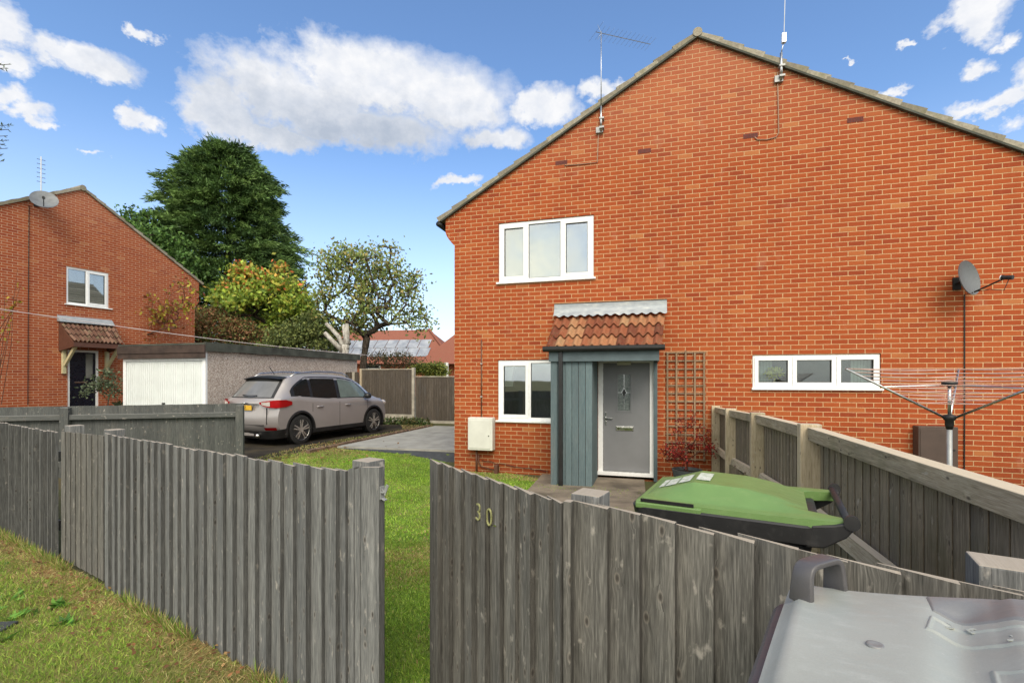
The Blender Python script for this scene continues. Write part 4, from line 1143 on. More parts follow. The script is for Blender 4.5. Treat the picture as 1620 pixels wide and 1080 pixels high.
MB().tube([(-2.05,-.25,1.17),(-2.10,.0,1.165),(-2.06,.22,1.18)],.012,6).build('rear_wiper', M['ink'], car)
# number plate recess, plate, garnish bar
MB().box(-2.215,-2.16,-.45,.45,.975,.985).build('tailgate_bar', M['gasket'], car)
MB().box(-2.20,-2.16,-.62,.62,.50,.508).box(-2.15,-2.12,-.685,-.68,.52,.90).box(-2.15,-2.12,.68,.685,.52,.90).build('tailgate_seam', M['gasket'], car)
pl_ = MB().box(-2.212,-2.196,-.26,.26,.84,.95).build('number_plate', M['plate'], car)
text_mesh('EJ LZ', .085, .001, M['ink'], 'plate_lettering', pl_, (-2.214,0,.895), (math.pi/2,0,-math.pi/2), .95)
MB().lathe([(.01,-.012),(.055,-.01),(.062,0),(.05,.008)],16).build('tailgate_badge', M['chrome'], car, smooth=True).location = (-2.185,0,1.005)
bpy.data.objects[-1] if False else None
BPX = [(-1.76,.925),(-1.90,.925),(-2.0,.90),(-2.09,.82),(-2.16,.70),(-2.20,.50),(-2.225,.25),(-2.23,0)]
BPX = [(x,-y) for x,y in BPX]+[(x,y) for x,y in BPX[-2::-1]]
def bpf(u,v,z0=.20,z1=.40,o=.012):
    q = u*(len(BPX)-1); k = int(min(q,len(BPX)-2)); f_ = q-k
    x = BPX[k][0]*(1-f_)+BPX[k+1][0]*f_; y = BPX[k][1]*(1-f_)+BPX[k+1][1]*f_
    sc = 1+o-(1-v)*.03
    return (x*sc, y*sc, z0+(z1-z0)*v)
b = MB().grid(lambda u,v: bpf(u,v,.20,.42-.05*math.cos((2*u-1)*1.4)), 42, 3, flip=True)
b.build('rear_bumper', M['black'], car, smooth=True)
MB().grid(lambda u,v: (-2.245+.03*abs(2*u-1)**2, (2*u-1)*.36, .26+.07*v), 12, 2, flip=True).build('skid_plate', M['paint'], car, smooth=True)
for s_ in (-1,1):
    pts = [(-2.185,.50),(-2.165,.62),(-2.12,.74),(-2.065,.85),(-1.99,.927),(-1.80,.935),(-1.62,.930)]
    zl = [.99,.93,.905,.895,.895,.91,.955]; zh = [1.02,1.045,1.06,1.07,1.075,1.07,1.03]
    def tl_(u,v,a=0,c=6,o=0):
        q = a+(c-a)*u; k = int(min(q,5)); f_ = q-k
        x = pts[k][0]*(1-f_)+pts[k+1][0]*f_; y = pts[k][1]*(1-f_)+pts[k+1][1]*f_
        z0 = zl[k]*(1-f_)+zl[k+1]*f_; z1 = zh[k]*(1-f_)+zh[k+1]*f_
        return (x-.012-o*.012, s_*(y+.006+o*.008), z0+(z1-z0)*v)
    la = MB().grid(lambda u,v: tl_(u,v), 18, 4, flip=(s_>0)).build('tail_light', M['red'], car, smooth=True)
    MB().grid(lambda u,v: tl_(u,.18+.64*v,.5,2.2,.5), 8, 3, flip=(s_>0)).build('reversing_lens', M['clearlens'], la, smooth=True)
    MB().grid(lambda u,v: bpf((.5+s_*(.20+.14*u)),v,.385,.455,.020), 6, 1, flip=(s_<0)).build('reflector', M['red'], car)
    MB().tube([(-2.16,s_*.50,.27),(-2.27,s_*.50,.265)],.042,14).build('exhaust', M['chrome'], car, smooth=True)
MB().tube([(-1.35,0,1.66),(-1.50,0,1.85)],.008,6).build('aerial', M['ink'], car)
MB().box(-2.0,2.0,-.75,.75,.17,.24).build('underside', M['ink'], car)

# ------------------------------------------------------------------ wheelie bins
def binlid(u, v):
    pass
def rrect(x0,x1,y0,y1,r,n=5):
    out = []
    for cx,cy,a0 in ((x1-r,y1-r,0),(x0+r,y1-r,90),(x0+r,y0+r,180),(x1-r,y0+r,270)):
        for k in range(n+1):
            a = math.radians(a0+90*k/n); out.append((cx+r*math.cos(a), cy+r*math.sin(a)))
    return out
def loft(mb, rings, cap0=True, cap1=True, r=.5):
    n = len(rings[0]); vs = [p for q in rings for p in q]; fs = []
    for j in range(len(rings)-1):
        for i in range(n): fs.append((j*n+i, j*n+(i+1)%n, (j+1)*n+(i+1)%n, (j+1)*n+i))
    if cap0: fs.append(tuple(range(n-1,-1,-1)))
    if cap1: fs.append(tuple(range((len(rings)-1)*n, len(rings)*n)))
    return mb.add(vs, fs, r)
def plastic(name, col, scratch=(.6,.65,.5), amt=.3, rough=.42):
    t = NT(name)
    c = t.ramp(t.noise(4,4),[(.3,tuple(q*.85 for q in col)),(.7,col)])
    s1 = t.noise(19,7,t.mapv(t.ob,(1,2.4,1)),.72); s2 = t.noise(3,4)
    c = t.mix(t.ma('MULTIPLY', t.mr(s1,.52,.75), t.mr(s2,.35,.65,0,amt)), c, scratch)
    sp = t.vor(34, t.ob); c = t.mix(t.mr(sp,.0,.09,amt*.8,0), c, scratch)
    gr = t.noise(2.6,6,t.ob,.7); c = t.mix(t.mr(gr,.48,.66,0,.22), c, t.mix(1,c,(.55,.53,.48),'MULTIPLY'))
    c = t.mix(t.mr(t.noise(420,2,t.ob),.35,.65,0,.16), c, t.mix(1,c,(.6,.6,.6),'MULTIPLY'))
    return t.pbr(c, t.mr(s1,.3,.7,rough-.08,rough+.12), 0, t.bump(t.noise(260,2),.12,.001), .5)
M['bingreen'] = plastic('moss green bin lid', (.155,.27,.085), (.30,.37,.16), .5)
M['binblack'] = plastic('black bin body', (.026,.026,.027), (.16,.15,.14), .4, .5)
M['bingrey'] = plastic('dusty grey bin lid', (.365,.385,.36), (.50,.50,.475), .6, .46)
M['binhandle'] = plastic('dark grey bin handle', (.10,.095,.10), (.2,.2,.2), .3, .4)

def lidz(x, y, H):
    s = y/.292; d = min((x+.375)/.03,(.365-x)/.04,(1-abs(s))/.08)
    z = H-.014+.026*sm(d)+.010*(1-s*s)
    z += .052*sm((x+.36)/.42)                                   # rises from the lipped end
    ch = math.exp(-((x-(-.135+.10*y))/.030)**2)*sm((.25-y)/.06)  # soft trough across
    z -= .018*ch
    z += .010*sm((x+.10-.10*y)/.03)*sm((.262-y)/.02)            # raised panel beyond it
    return z
def wheelie_bin(name, label, loc, rz, lidmat, bodymat, H=1.02, letters=None, sx_=1.0, handle=False, flap=True):
    """local +x points to the hinge, -x is the front lip"""
    t = thing(name, label, 'bin', loc, rz, 'wheelie bins'); t.scale = (sx_,1,1)
    b = MB(); rings = []
    for z, s0, s1, w in ((0,-.20,.20,.215),(.12,-.235,.24,.225),(H-.16,-.315,.29,.265),(H-.10,-.325,.30,.270)):
        rings.append([(x,y,z) for x,y in rrect(s0,s1,-w,w,.05)])
    loft(b, rings); b.build('bin_body', M[bodymat], t, smooth=True).data.set_sharp_from_angle(angle=.7)
    b = MB(); rings = []
    for z, s0, s1, w, r_ in ((H-.105,-.345,.315,.278,.06),(H-.10,-.385,.335,.292,.07),(H-.040,-.398,.325,.298,.07),(H-.034,-.392,.315,.292,.065)):
        rings.append([(x,y,z) for x,y in rrect(s0,s1,-w,w,r_)])
    loft(b, rings); b.build('rim', M[bodymat], t, smooth=True).data.set_sharp_from_angle(angle=.6)
    # hinge bar between two lugs
    MB().tube([(.405,-.285,H-.006),(.405,.285,H-.006)],.014,12).build('handle_bar', M[bodymat], t, smooth=True)
    for s_ in (-1,1):
        b = MB(); b.prism([(.27,H-.11),(.33,H-.105),(.40,H-.06),(.435,H-.015),(.42,H-.002),(.36,H-.02),(.29,H-.03)], min(s_*.245,s_*.288), max(s_*.245,s_*.288))
        b.build('hinge_lug', M[bodymat], t, bevel=.006)
    # wheels
    for s_ in (-1,1):
        w_ = MB().tube([(0,-.025,0),(0,-.02,0),(0,.02,0),(0,.025,0)],[.085,.10,.10,.085],20).build('wheel', M['rubber'], t); w_.location = (.25,s_*.25,.10)
    # lid
    if flap:   # moulded lid: sloping shoulders round a raised centre, ears running to the hinge
        b = MB()
        nx, ny = 56, 48
        hp_x = [-.355,-.335,-.15,.05,.20,.30,.42]; hp_z = [.006,.018,.074,.068,.046,.022,.0]
        def fn(u,v):
            s = 2*v-1; a = abs(s)
            xe = .285 + .125*min(1,max(0,(a-.60)/.22)) - .020*max(0,(a-.93)/.07)
            x = -.355+(xe+.355)*u
            y = s*(.283-.045*max(0,(-x-.24)/.115)**2-.010*max(0,(x-.30)/.1))
            hp = float(np.interp(x, hp_x, hp_z)); he = .012+.006*max(0,(x-.1)/.3)
            wpl = .50+.06*max(0,(x+.1))                       # half width of the raised table
            if a < wpl: z = hp
            elif a < .86: z = hp+(he-hp)*(a-wpl)/(.86-wpl)
            else: z = he-.004*((a-.86)/.14)**2
            if x > .14 and a < .70: z = z-.010*sm((x-.14)/.14)*(1-sm((a-.56)/.14))
            return (x, y, H-.022+z)
        b.grid(fn, nx, ny)
        # skirt
        bd = [fn(i/nx,0) for i in range(nx+1)]+[fn(1,j/ny) for j in range(1,ny+1)]+[fn(1-i/nx,1) for i in range(1,nx+1)]+[fn(0,1-j/ny) for j in range(1,ny)]
        n_ = len(bd); b.add(bd+[(x*1.0,y*1.012,H-.045) for x,y,z in bd], [(i,i+n_,(i+1)%n_+n_,(i+1)%n_) for i in range(n_)])
        lid = b.build('lid', M[lidmat], t, smooth=True); lid.data.set_sharp_from_angle(angle=.42)
        # hand grip along the front edge: lower lip with a dark slot
        MB().box(-.372,-.10,-.296,-.278,H-.045,H-.020).box(-.378,-.35,-.27,.27,H-.045,H-.020).build('grip_lip', M[lidmat], lid, bevel=.005)
        MB().box(-.35,-.13,-.291,-.284,H-.0185,H-.006).build('grip_slot', M['ink'], lid)
        for s_ in (-1,1): MB().tube([(.415,s_*.278,H-.006),(.415,s_*.292,H-.006)],.026,14).build('pivot_cap', M[bodymat], lid)
    else:
        b = MB(); nx, ny = 40, 32
        def fn(u,v):
            x = -.375+.74*u; s = 2*v-1; y = s*.292
            d = min((x+.375)/.04, (.365-x)/.04, (1-abs(s))/.10)
            z = H-.012+.035*sm(d)+.018*(1-s*s)
            # broad sunk channel and raised table
            z += .016*sm((s*.292*1-(-.03))/.05)*0
            ch = sm((y+.292-.30)/.03)*(1-sm((y+.292-.36)/.03))
            z -= .010*ch*sm((.33-abs(x))/.03)
            z = lidz(x,y,H)
            return (x,y,z)
        b.grid(fn, nx*2, ny*2)
        bd = [fn(i/nx,0) for i in range(nx+1)]+[fn(1,j/ny) for j in range(1,ny+1)]+[fn(1-i/nx,1) for i in range(1,nx+1)]+[fn(0,1-j/ny) for j in range(1,ny)]
        n_ = len(bd); b.add(bd+[(x*1.012,y*1.02,H-.045) for x,y,z in bd], [(i,i+n_,(i+1)%n_+n_,(i+1)%n_) for i in range(n_)])
        lid = b.build('lid', M[lidmat], t, smooth=True)
    return t, lid
# green bin stands behind the street fence, front lip to the left
gp = [Vector((.50,1.98)), Vector((1.09,1.655))]
gdir = (gp[1]-gp[0]).normalized(); grz = math.atan2(gdir.y,gdir.x); gperp = Vector((-gdir.y,gdir.x))
gc = gp[0]+gdir*.355+gperp*.29
H_ = 1.00; gzb = G(gc.x,gc.y)
gb_, glid = wheelie_bin('wheelie_bin', 'black wheelie bin with a scuffed green lid and worn white sticker behind the fence', (gc.x,gc.y,gzb), grz, 'bingreen', 'binblack', H=1.5-.485-gzb, sx_=.93)
Hb = 1.5-.485-gzb
# sticker: worn white label
b = MB()
for k,(a,c,y0,y1) in enumerate(((-.315,-.29,-.10,.06),(-.285,-.235,-.105,.05),(-.228,-.175,-.10,.06),(-.150,-.09,-.09,.075))):
    z = Hb+.041+.003*k
    b.grid(lambda u,v,a=a,c=c,y0=y0,y1=y1: (a+(c-a)*u, y0+(y1-y0)*v, Hb-.022+float(np.interp(a+(c-a)*u,[-.355,-.335,-.15,.05],[.006,.018,.074,.068]))+.003), 5, 4)
def stick():
    t = NT('worn sticker'); n_ = t.noise(40,4); c = t.ramp(n_,[(.40,(.62,.64,.58)),(.60,(.40,.46,.36))])
    ln = t.vor(90, t.mapv(t.ob,(1,1,1))); c = t.mix(t.mr(ln,.1,.3,.5,0), c, (.25,.28,.25)); return t.pbr(c,.6)
b.build('sticker', stick(), glid, smooth=True)

# grey bin on the street side, bottom right
yb = Vector((math.cos(FA),math.sin(FA))); 
corner = Vector((.598,1.035))
grz2 = FA+math.radians(-0)
cperp = Vector((yb.y,-yb.x))     # towards the camera side
BR = FA-math.radians(4); yb = Vector((math.cos(BR),math.sin(BR))); cperp = Vector((yb.y,-yb.x)); c2 = corner+yb*.375+cperp*.292
gbin, glid2 = wheelie_bin('wheelie_bin', 'large grey wheelie bin lid close to the camera in the bottom right corner', (c2.x,c2.y,0), BR, 'bingrey', 'binhandle', H=1.06, flap=False)
# lug handle on the near left corner of the lid
b = MB(); z0 = 1.06
hp = Vector((-.365+.04,.292-.055))
def lug(x0, y0, x1, y1):
    pts = [(x0,y0,z0+.0),(x0+.004,y0,z0+.066),(x0+.016,y0,z0+.083),(x1-.016,y1,z0+.083),(x1-.004,y1,z0+.066),(x1,y1,z0+.0)]
    bb = MB()
    for p,q in zip(pts,pts[1:]): bb.bar(p,q,.030,.016,up=(1,.01,0) if abs(p[2]-q[2])>.03 else (0,0,1))
    return bb
def hoop(cx_, cy_, ang, span, h, wd_, th):
    rings = []; n_ = 22
    ca, sa = math.cos(ang), math.sin(ang)
    for i in range(n_+1):
        tt = i/n_; a = math.pi*tt
        k = 1/max(abs(math.cos(a))**.0+0, 1)
        ex = math.copysign(abs(math.cos(a))**.35, math.cos(a)); ez = math.sin(a)**.35 if 0 < tt < 1 else 0
        px_, pz_ = -ex*span/2*(1+.10*(1-ez)), ez*h
        rings.append((px_,pz_))
    vs = []; fs = []
    for i,(px_,pz_) in enumerate(rings):
        p = rings[max(i-1,0)]; q = rings[min(i+1,n_)]; dx, dz = q[0]-p[0], q[1]-p[1]; L_ = math.hypot(dx,dz) or 1; nx_, nz_ = -dz/L_, dx/L_
        w2 = wd_/2*(1.25-.25*(pz_/h))
        for oy, on in ((-w2,-th/2),(w2,-th/2),(w2,th/2),(-w2,th/2)):
            lx, ly, lz = px_+nx_*on, oy, z0+.01+pz_+nz_*on
            vs.append((cx_+lx*ca-ly*sa, cy_+lx*sa+ly*ca, lz))
    for i in range(n_):
        for k in range(4): fs.append((i*4+k,i*4+(k+1)%4,(i+1)*4+(k+1)%4,(i+1)*4+k))
    fs += [(3,2,1,0),(n_*4,n_*4+1,n_*4+2,n_*4+3)]
    return MB().add(vs, fs)
hoop(-.318,.222, math.radians(62), .100, .070, .036, .012).build('lid_handle', M['binhandle'], glid2, smooth=True, bevel=.003)
# raised tablets, letters, lens strip and stud on the lid
LB = Plane(c2.x, c2.y, BR)
def lidpt(px, py, lift=0.0):
    k = (px-CX)/F; m_ = (HY-py)/F; zz = 1.11
    for _ in range(12):
        Y = (zz-CZ)/m_; X = k*Y; dx, dy = X-c2.x, Y-c2.y
        lx, ly = dx*LB.c+dy*LB.s, -dx*LB.s+dy*LB.c
        zz = .5*zz+.5*lidz(max(-.36,min(.36,lx)), max(-.28,min(.28,ly)), z0)
    return Vector((lx, ly, zz+lift))
def pad(quad, name, mat, h, rimh=None, n=(30,8)):
    """a tablet moulded on the lid: follows its surface, with a soft rounded edge and a sunk field"""
    q = [lidpt(*p) for p in quad]; b = MB()
    W_ = (q[1]-q[0]).length; H_2 = (q[3]-q[0]).length; r_ = .004
    def fn(u,v):
        p = (q[0]*(1-u)+q[1]*u)*(1-v)+(q[3]*(1-u)+q[2]*u)*v
        e = min(u*W_, (1-u)*W_, v*H_2, (1-v)*H_2)
        z = lidz(p.x, p.y, z0)+h*sm(e/r_)-.0006
        if rimh: z -= rimh*sm((e-r_*1.3)/r_)
        return (p.x, p.y, z)
    nu, nv = n
    def wu(t_, L_):   # crowd rows towards the edges
        return t_
    b.grid(lambda u,v: fn(wu(u,W_),wu(v,H_2)), max(20,int(W_/.0015)), max(12,int(H_2/.0015)), flip=(q[1]-q[0]).cross(q[3]-q[0]).z < 0)
    return b.build(name, M[mat], glid2, smooth=True)
M['binlens'] = plastic('clear plastic strip', (.22,.22,.22), (.35,.35,.35), .3, .42)
pad([(1462,994),(1740,1049),(1740,1018),(1470,973)], 'name_tablet', 'bingrey', .0042, .0030)
pad([(1474,966),(1740,1010),(1740,978),(1463,944)], 'lens_strip', 'binlens', .0035)
pad([(1576,1110),(1740,1130),(1740,1092),(1563,1062)], 'corner_tablet', 'bingrey', .0042, .0030)
a_ = lidpt(1500,985); b2 = lidpt(1600,1005); base_ang = math.atan2(b2.y-a_.y, b2.x-a_.x)
for ch, px, py in (('C',1498,990),('B',1541,999),('L',1600,1011)):
    p = lidpt(px, py, .0014); text_mesh(ch, .027, .0006, M['bingrey'], 'embossed_letter', glid2, tuple(p), (0,0,base_ang+math.pi), 1.2, 0)
p = lidpt(1385,1020,.001)
MB().lathe([(.0125,-.004),(.012,.0005),(.009,.0016),(.006,.0004),(.002,.0002)],20,tuple(p)).build('stud', M['binlens'], glid2, smooth=True)
# ------------------------------------------------------------------ rotary airer
pole = ray(1502,740,4.5); gzp = G(pole.x,pole.y)
ca_ = ray(1502,662,4.5).z; ct_ = ray(1502,606,4.5).z
t = thing('rotary_airer', 'three armed rotary washing line standing in the next garden before the brick wall', 'rotary airer', (pole.x,pole.y,0), 0)
MB().tube([(0,0,gzp-.1),(0,0,ca_)],.022,10).build('pole', M['steel'], t, smooth=True)
MB().tube([(0,0,ca_),(0,0,ct_)],.014,10).build('upper_pole', M['alu'], t, smooth=True)
MB().lathe([(.024,-.10),(.034,-.06),(.034,-.02),(.05,0),(.05,.03),(.02,.04)],14,(0,0,ca_)).build('hub', M['black'], t, smooth=True)
MB().lathe([(.02,-.03),(.06,-.01),(.06,.01),(.02,.025)],14,(0,0,ct_)).build('top_cap', M['black'], t, smooth=True)
va = Vector((pole.x,pole.y)).normalized(); aw = math.atan2(va.y,va.x)
tips = []
R_ = .86; zt = 1.592
for k,(da,rr) in enumerate(((120,.86),(-118,.88),(-4.5,.88))):
    a = aw+math.radians(da); tips.append(Vector((rr*math.cos(a),rr*math.sin(a),zt)))
    base = Vector((.04*math.cos(a),.04*math.sin(a),ca_+.01))
    MB().tube([base,tips[-1]],.011,8).build('arm', M['alu'], t, smooth=True)
    MB().tube([(0,0,ct_-.02),base+(tips[-1]-base)*.62],.006,6).build('stay', M['alu'], t)
b = MB()
for i in range(10):
    f_ = .30+.70*i/9
    for k in range(3):
        base = Vector((0,0,ca_+.01)); p = base+(tips[k]-base)*f_; q = base+(tips[(k+1)%3]-base)*f_
        pts = [p+(q-p)*(j/6)-Vector((0,0,.018*math.sin(math.pi*j/6)*f_)) for j in range(7)]
        b.tube(pts,.0036,4)
b.build('line', M['airline'], t)

# washing line from left frame to far garden
p0 = ray(-60,480,9.5); p1 = ray(585,562,17.5)
pts = [p0+(p1-p0)*(i/24)-Vector((0,0,.10*math.sin(math.pi*i/24))) for i in range(25)]
M['rope'] = simple('pale rope', (.62,.55,.55), .7)
tag(MB().tube(pts,.009,5).build('washing_line', M['rope'], smooth=True), 'thin pale washing line stretched across in front of the left house and garage', 'washing line')

# ------------------------------------------------------------------ trees and plants
def skeleton(targets, trunk, r0=.16, steps=.35, rmin=.006, expo=.42):
    """grow a branch net from the trunk to every target point"""
    nodes = [Vector(p) for p in trunk]; par = [-1]+list(range(len(nodes)-1)); n0 = len(nodes)
    arr = [np.array(p) for p in nodes]
    base = nodes[-1]
    for T in sorted(targets, key=lambda p: (Vector(p)-base).length):
        T = Vector(T); A = np.array(arr); d = np.linalg.norm(A-np.array(T),axis=1)
        pen = np.where(A[:,2] > T.z+.1, .8, 0)
        pen[:max(1,n0-2)] += 3
        i = int(np.argmin(d+pen)); P = nodes[i]; L_ = (T-P).length
        k = max(1, int(L_/steps)); prev = i
        for j in range(1,k+1):
            f_ = j/k; q = P+(T-P)*f_+Vector((random.gauss(0,.05),random.gauss(0,.05),.12*math.sin(math.pi*f_)*L_*.5))*(1 if j<k else 0)
            nodes.append(q); arr.append(np.array(q)); par.append(prev); prev = len(nodes)-1
    cnt = [0]*len(nodes)
    for i in range(len(nodes)-1,0,-1):
        cnt[i] = max(cnt[i],1); cnt[par[i]] += cnt[i]
    mx = max(cnt); rad = [max(rmin, r0*(c/mx)**expo) for c in cnt]
    return nodes, par, rad
def branch_mesh(nodes, par, rad, name, mat, parent, n=6):
    b = MB()
    for i in range(1,len(nodes)):
        p = nodes[par[i]]; b.tube([p,nodes[i]],[min(rad[par[i]],rad[i]*1.35),rad[i]],n if rad[i]>.02 else 4,cap=False)
    return b.build(name, mat, parent, smooth=True)
def blob_pts(n, c, r, shell=.35):
    P = rng.normal(size=(n,3)); P /= np.linalg.norm(P,axis=1,keepdims=True)
    q = rng.random((n,1))**shell; return np.array(c)+P*q*np.array(r)
def pal(n, cols, var=.25):
    cols = np.array(cols); k = rng.integers(0,len(cols),n); c = cols[k]*(1+rng.normal(0,var,(n,1)))
    return np.clip(c,.004,1)

def broadleaf(name, label, base, trunk_h, lobes, ntips, leaves, lsz, cols, barkm='bark', r0=.16, cat='tree', group=None, spread=.33, edgecols=None, trunk_pts=None):
    t = thing(name, label, cat, tuple(base), 0, group)
    T = []
    wsum = sum(l[1][0]*l[1][1]*l[1][2] for l in lobes)**1
    for c, r, *w_ in lobes:
        m_ = max(3,int(ntips*(r[0]*r[1]*r[2])/wsum)); T += [tuple(p) for p in blob_pts(m_, c, r, .45)]
    tr = trunk_pts or [(0,0,-.3),(0,0,trunk_h*.4),(random.uniform(-.05,.05),0,trunk_h*.7),(0,0,trunk_h)]
    nodes, par, rad = skeleton(T, tr, r0)
    branch_mesh(nodes, par, rad, 'trunk', M[barkm], t)
    rt = float(np.quantile(rad,.62)); tip = np.array([tuple(p) for i,p in enumerate(nodes) if rad[i] <= rt])
    k = rng.integers(0,len(tip),leaves)
    P = tip[k]+rng.normal(0,spread,(leaves,3))*np.array([1,1,.75])
    D = rng.normal(size=(leaves,3)); D[:,2] -= .3
    C = pal(leaves, cols)
    if edgecols is not None:
        z = P[:,2]; f_ = (z-z.min())/(z.max()-z.min()); m_ = rng.random(leaves) < np.clip((f_-.50)*1.5,0,.85); C[m_] = pal(int(m_.sum()), edgecols)
    cards('crown', P, D, lsz*rng.uniform(.6,1.3,leaves), lsz*.62*rng.uniform(.7,1.2,leaves), C, M['leaf'], t)
    return t

# open crowned tree behind the panel fence
Y_ = 20.0; m_ = Y_/F
bt = ray(575,640,Y_); bz_ = -.15
def TP(px, py, dy=0): p = ray(px,py,Y_); return (p.x-bt.x, dy, p.z-bz_)
lobes = [(TP(545,430),(45*m_,1.2,45*m_)),(TP(535,400),(30*m_,.8,22*m_)),(TP(600,425),(45*m_,1.3,38*m_)),(TP(520,470),(28*m_,.9,38*m_)),(TP(590,480),(55*m_,1.4,42*m_)),(TP(645,455),(28*m_,1.0,36*m_)),(TP(640,500),(34*m_,1.1,20*m_)),(TP(675,518),(26*m_,.7,9*m_)),(TP(560,500),(40*m_,1.1,25*m_)),(TP(512,505),(14*m_,.8,20*m_)),(TP(628,400),(12*m_,.5,10*m_)),(TP(570,520),(45*m_,.9,16*m_))]
broadleaf('garden_tree', 'open crowned tree with a short dark trunk and many rising limbs, behind the panel fence', (bt.x,bt.y,bz_), TP(575,575)[2], lobes, 260, 7600, .15,
  [(.28,.36,.10),(.34,.40,.12),(.22,.30,.08),(.38,.38,.13),(.34,.27,.10),(.18,.24,.08)], r0=.14, spread=.23, trunk_pts=[(0,0,-.2),(.0,0,.8),(-.05,0,1.5),(0,0,TP(575,572)[2])])

# autumn tree over the garage
Y_ = 21.5; m_ = Y_/F; bt = ray(425,640,Y_); bz_ = -.15
lobes = [(TP(415,470),(55*m_,1.5,40*m_)),(TP(400,440),(35*m_,1.0,28*m_)),(TP(450,490),(50*m_,1.4,35*m_)),(TP(375,480),(32*m_,1.0,32*m_)),(TP(440,445),(26*m_,.9,28*m_)),(TP(485,505),(28*m_,1.0,26*m_)),(TP(360,455),(22*m_,.7,8*m_))]
broadleaf('autumn_tree', 'yellow green tree with orange leaf tips rising over the garage roof', (bt.x,bt.y,bz_), 1.6, lobes, 170, 10500, .21,
  [(.31,.42,.06),(.38,.48,.07),(.24,.35,.05),(.48,.47,.08),(.19,.28,.06)], r0=.12, spread=.24, edgecols=[(.80,.33,.08),(.72,.20,.07),(.75,.45,.10),(.50,.52,.09)])
# darker shrub and red brown bramble mass beside it
Y_ = 20.5; m_ = Y_/F; bt = ray(490,640,Y_)
broadleaf('shrub', 'olive green bushy shrub showing over the right end of the garage roof', (bt.x,bt.y,bz_), .8, [(TP(470,535),(40*m_,.8,25*m_)),(TP(505,530),(32*m_,.8,30*m_)),(TP(440,548),(30*m_,.8,20*m_)),(TP(525,555),(12*m_,.6,18*m_))], 90, 9500, .13, [(.17,.21,.07),(.12,.16,.06),(.23,.26,.08)], r0=.06, cat='shrub', spread=.22)
Y_ = 20.8; m_ = Y_/F; bt = ray(340,640,Y_)
broadleaf('bramble', 'reddish brown tangle of stems and thin leaves above the garage roof', (bt.x,bt.y,bz_), .8, [(TP(345,525),(50*m_,.9,30*m_)),(TP(300,520),(32*m_,.8,28*m_)),(TP(390,530),(40*m_,.8,28*m_)),(TP(330,500),(30*m_,.8,20*m_))], 240, 8000, .11, [(.34,.15,.08),(.24,.16,.08),(.19,.22,.08),(.38,.20,.10),(.26,.27,.09)], 'twig', r0=.05, cat='shrub', spread=.2)
Y_ = 14.6; m_ = Y_/F; bt = ray(262,640,17.0)
Y_ = 17.0; m_ = Y_/F
broadleaf('bramble', 'sparse climbing stems with a few yellow leaves against the left house wall', (bt.x,bt.y,bz_), .8, [(TP(255,500),(34*m_,.5,36*m_)),(TP(285,480),(28*m_,.5,40*m_)),(TP(225,520),(22*m_,.3,18*m_))], 80, 420, .15, [(.45,.38,.05),(.35,.30,.05),(.25,.10,.05)], 'twig', r0=.03, cat='shrub', spread=.15)

# pruned pale trunk
Y_ = 19.0; bt = ray(543,640,Y_); bz_=-.15
t = thing('pollarded_tree', 'bare pale tree trunk cut back to stubs, behind the end of the garage', 'tree', (bt.x,bt.y,bz_))
b = MB()
def poly_px(l): return [TP(x,y,dy) for x,y,dy in l]
b.tube(poly_px([(545,640,0),(546,590,0),(545,560,0),(547,545,0)]),[.18,.17,.16,.15],12)
b.tube(poly_px([(546,556,0),(535,533,.1),(520,517,.15),(513,511,.2)]),[.11,.09,.08,.07],10)
b.tube(poly_px([(546,560,0),(534,545,-.2),(518,527,-.3)]),[.12,.09,.08],10)
b.tube(poly_px([(547,552,0),(549,530,0),(547,512,.1)]),[.14,.10,.08],10)
b.tube(poly_px([(550,545,0),(545,528,.1),(541,514,.2)]),[.14,.10,.08],8)
b.build('trunk', M['birch'], t, smooth=True)

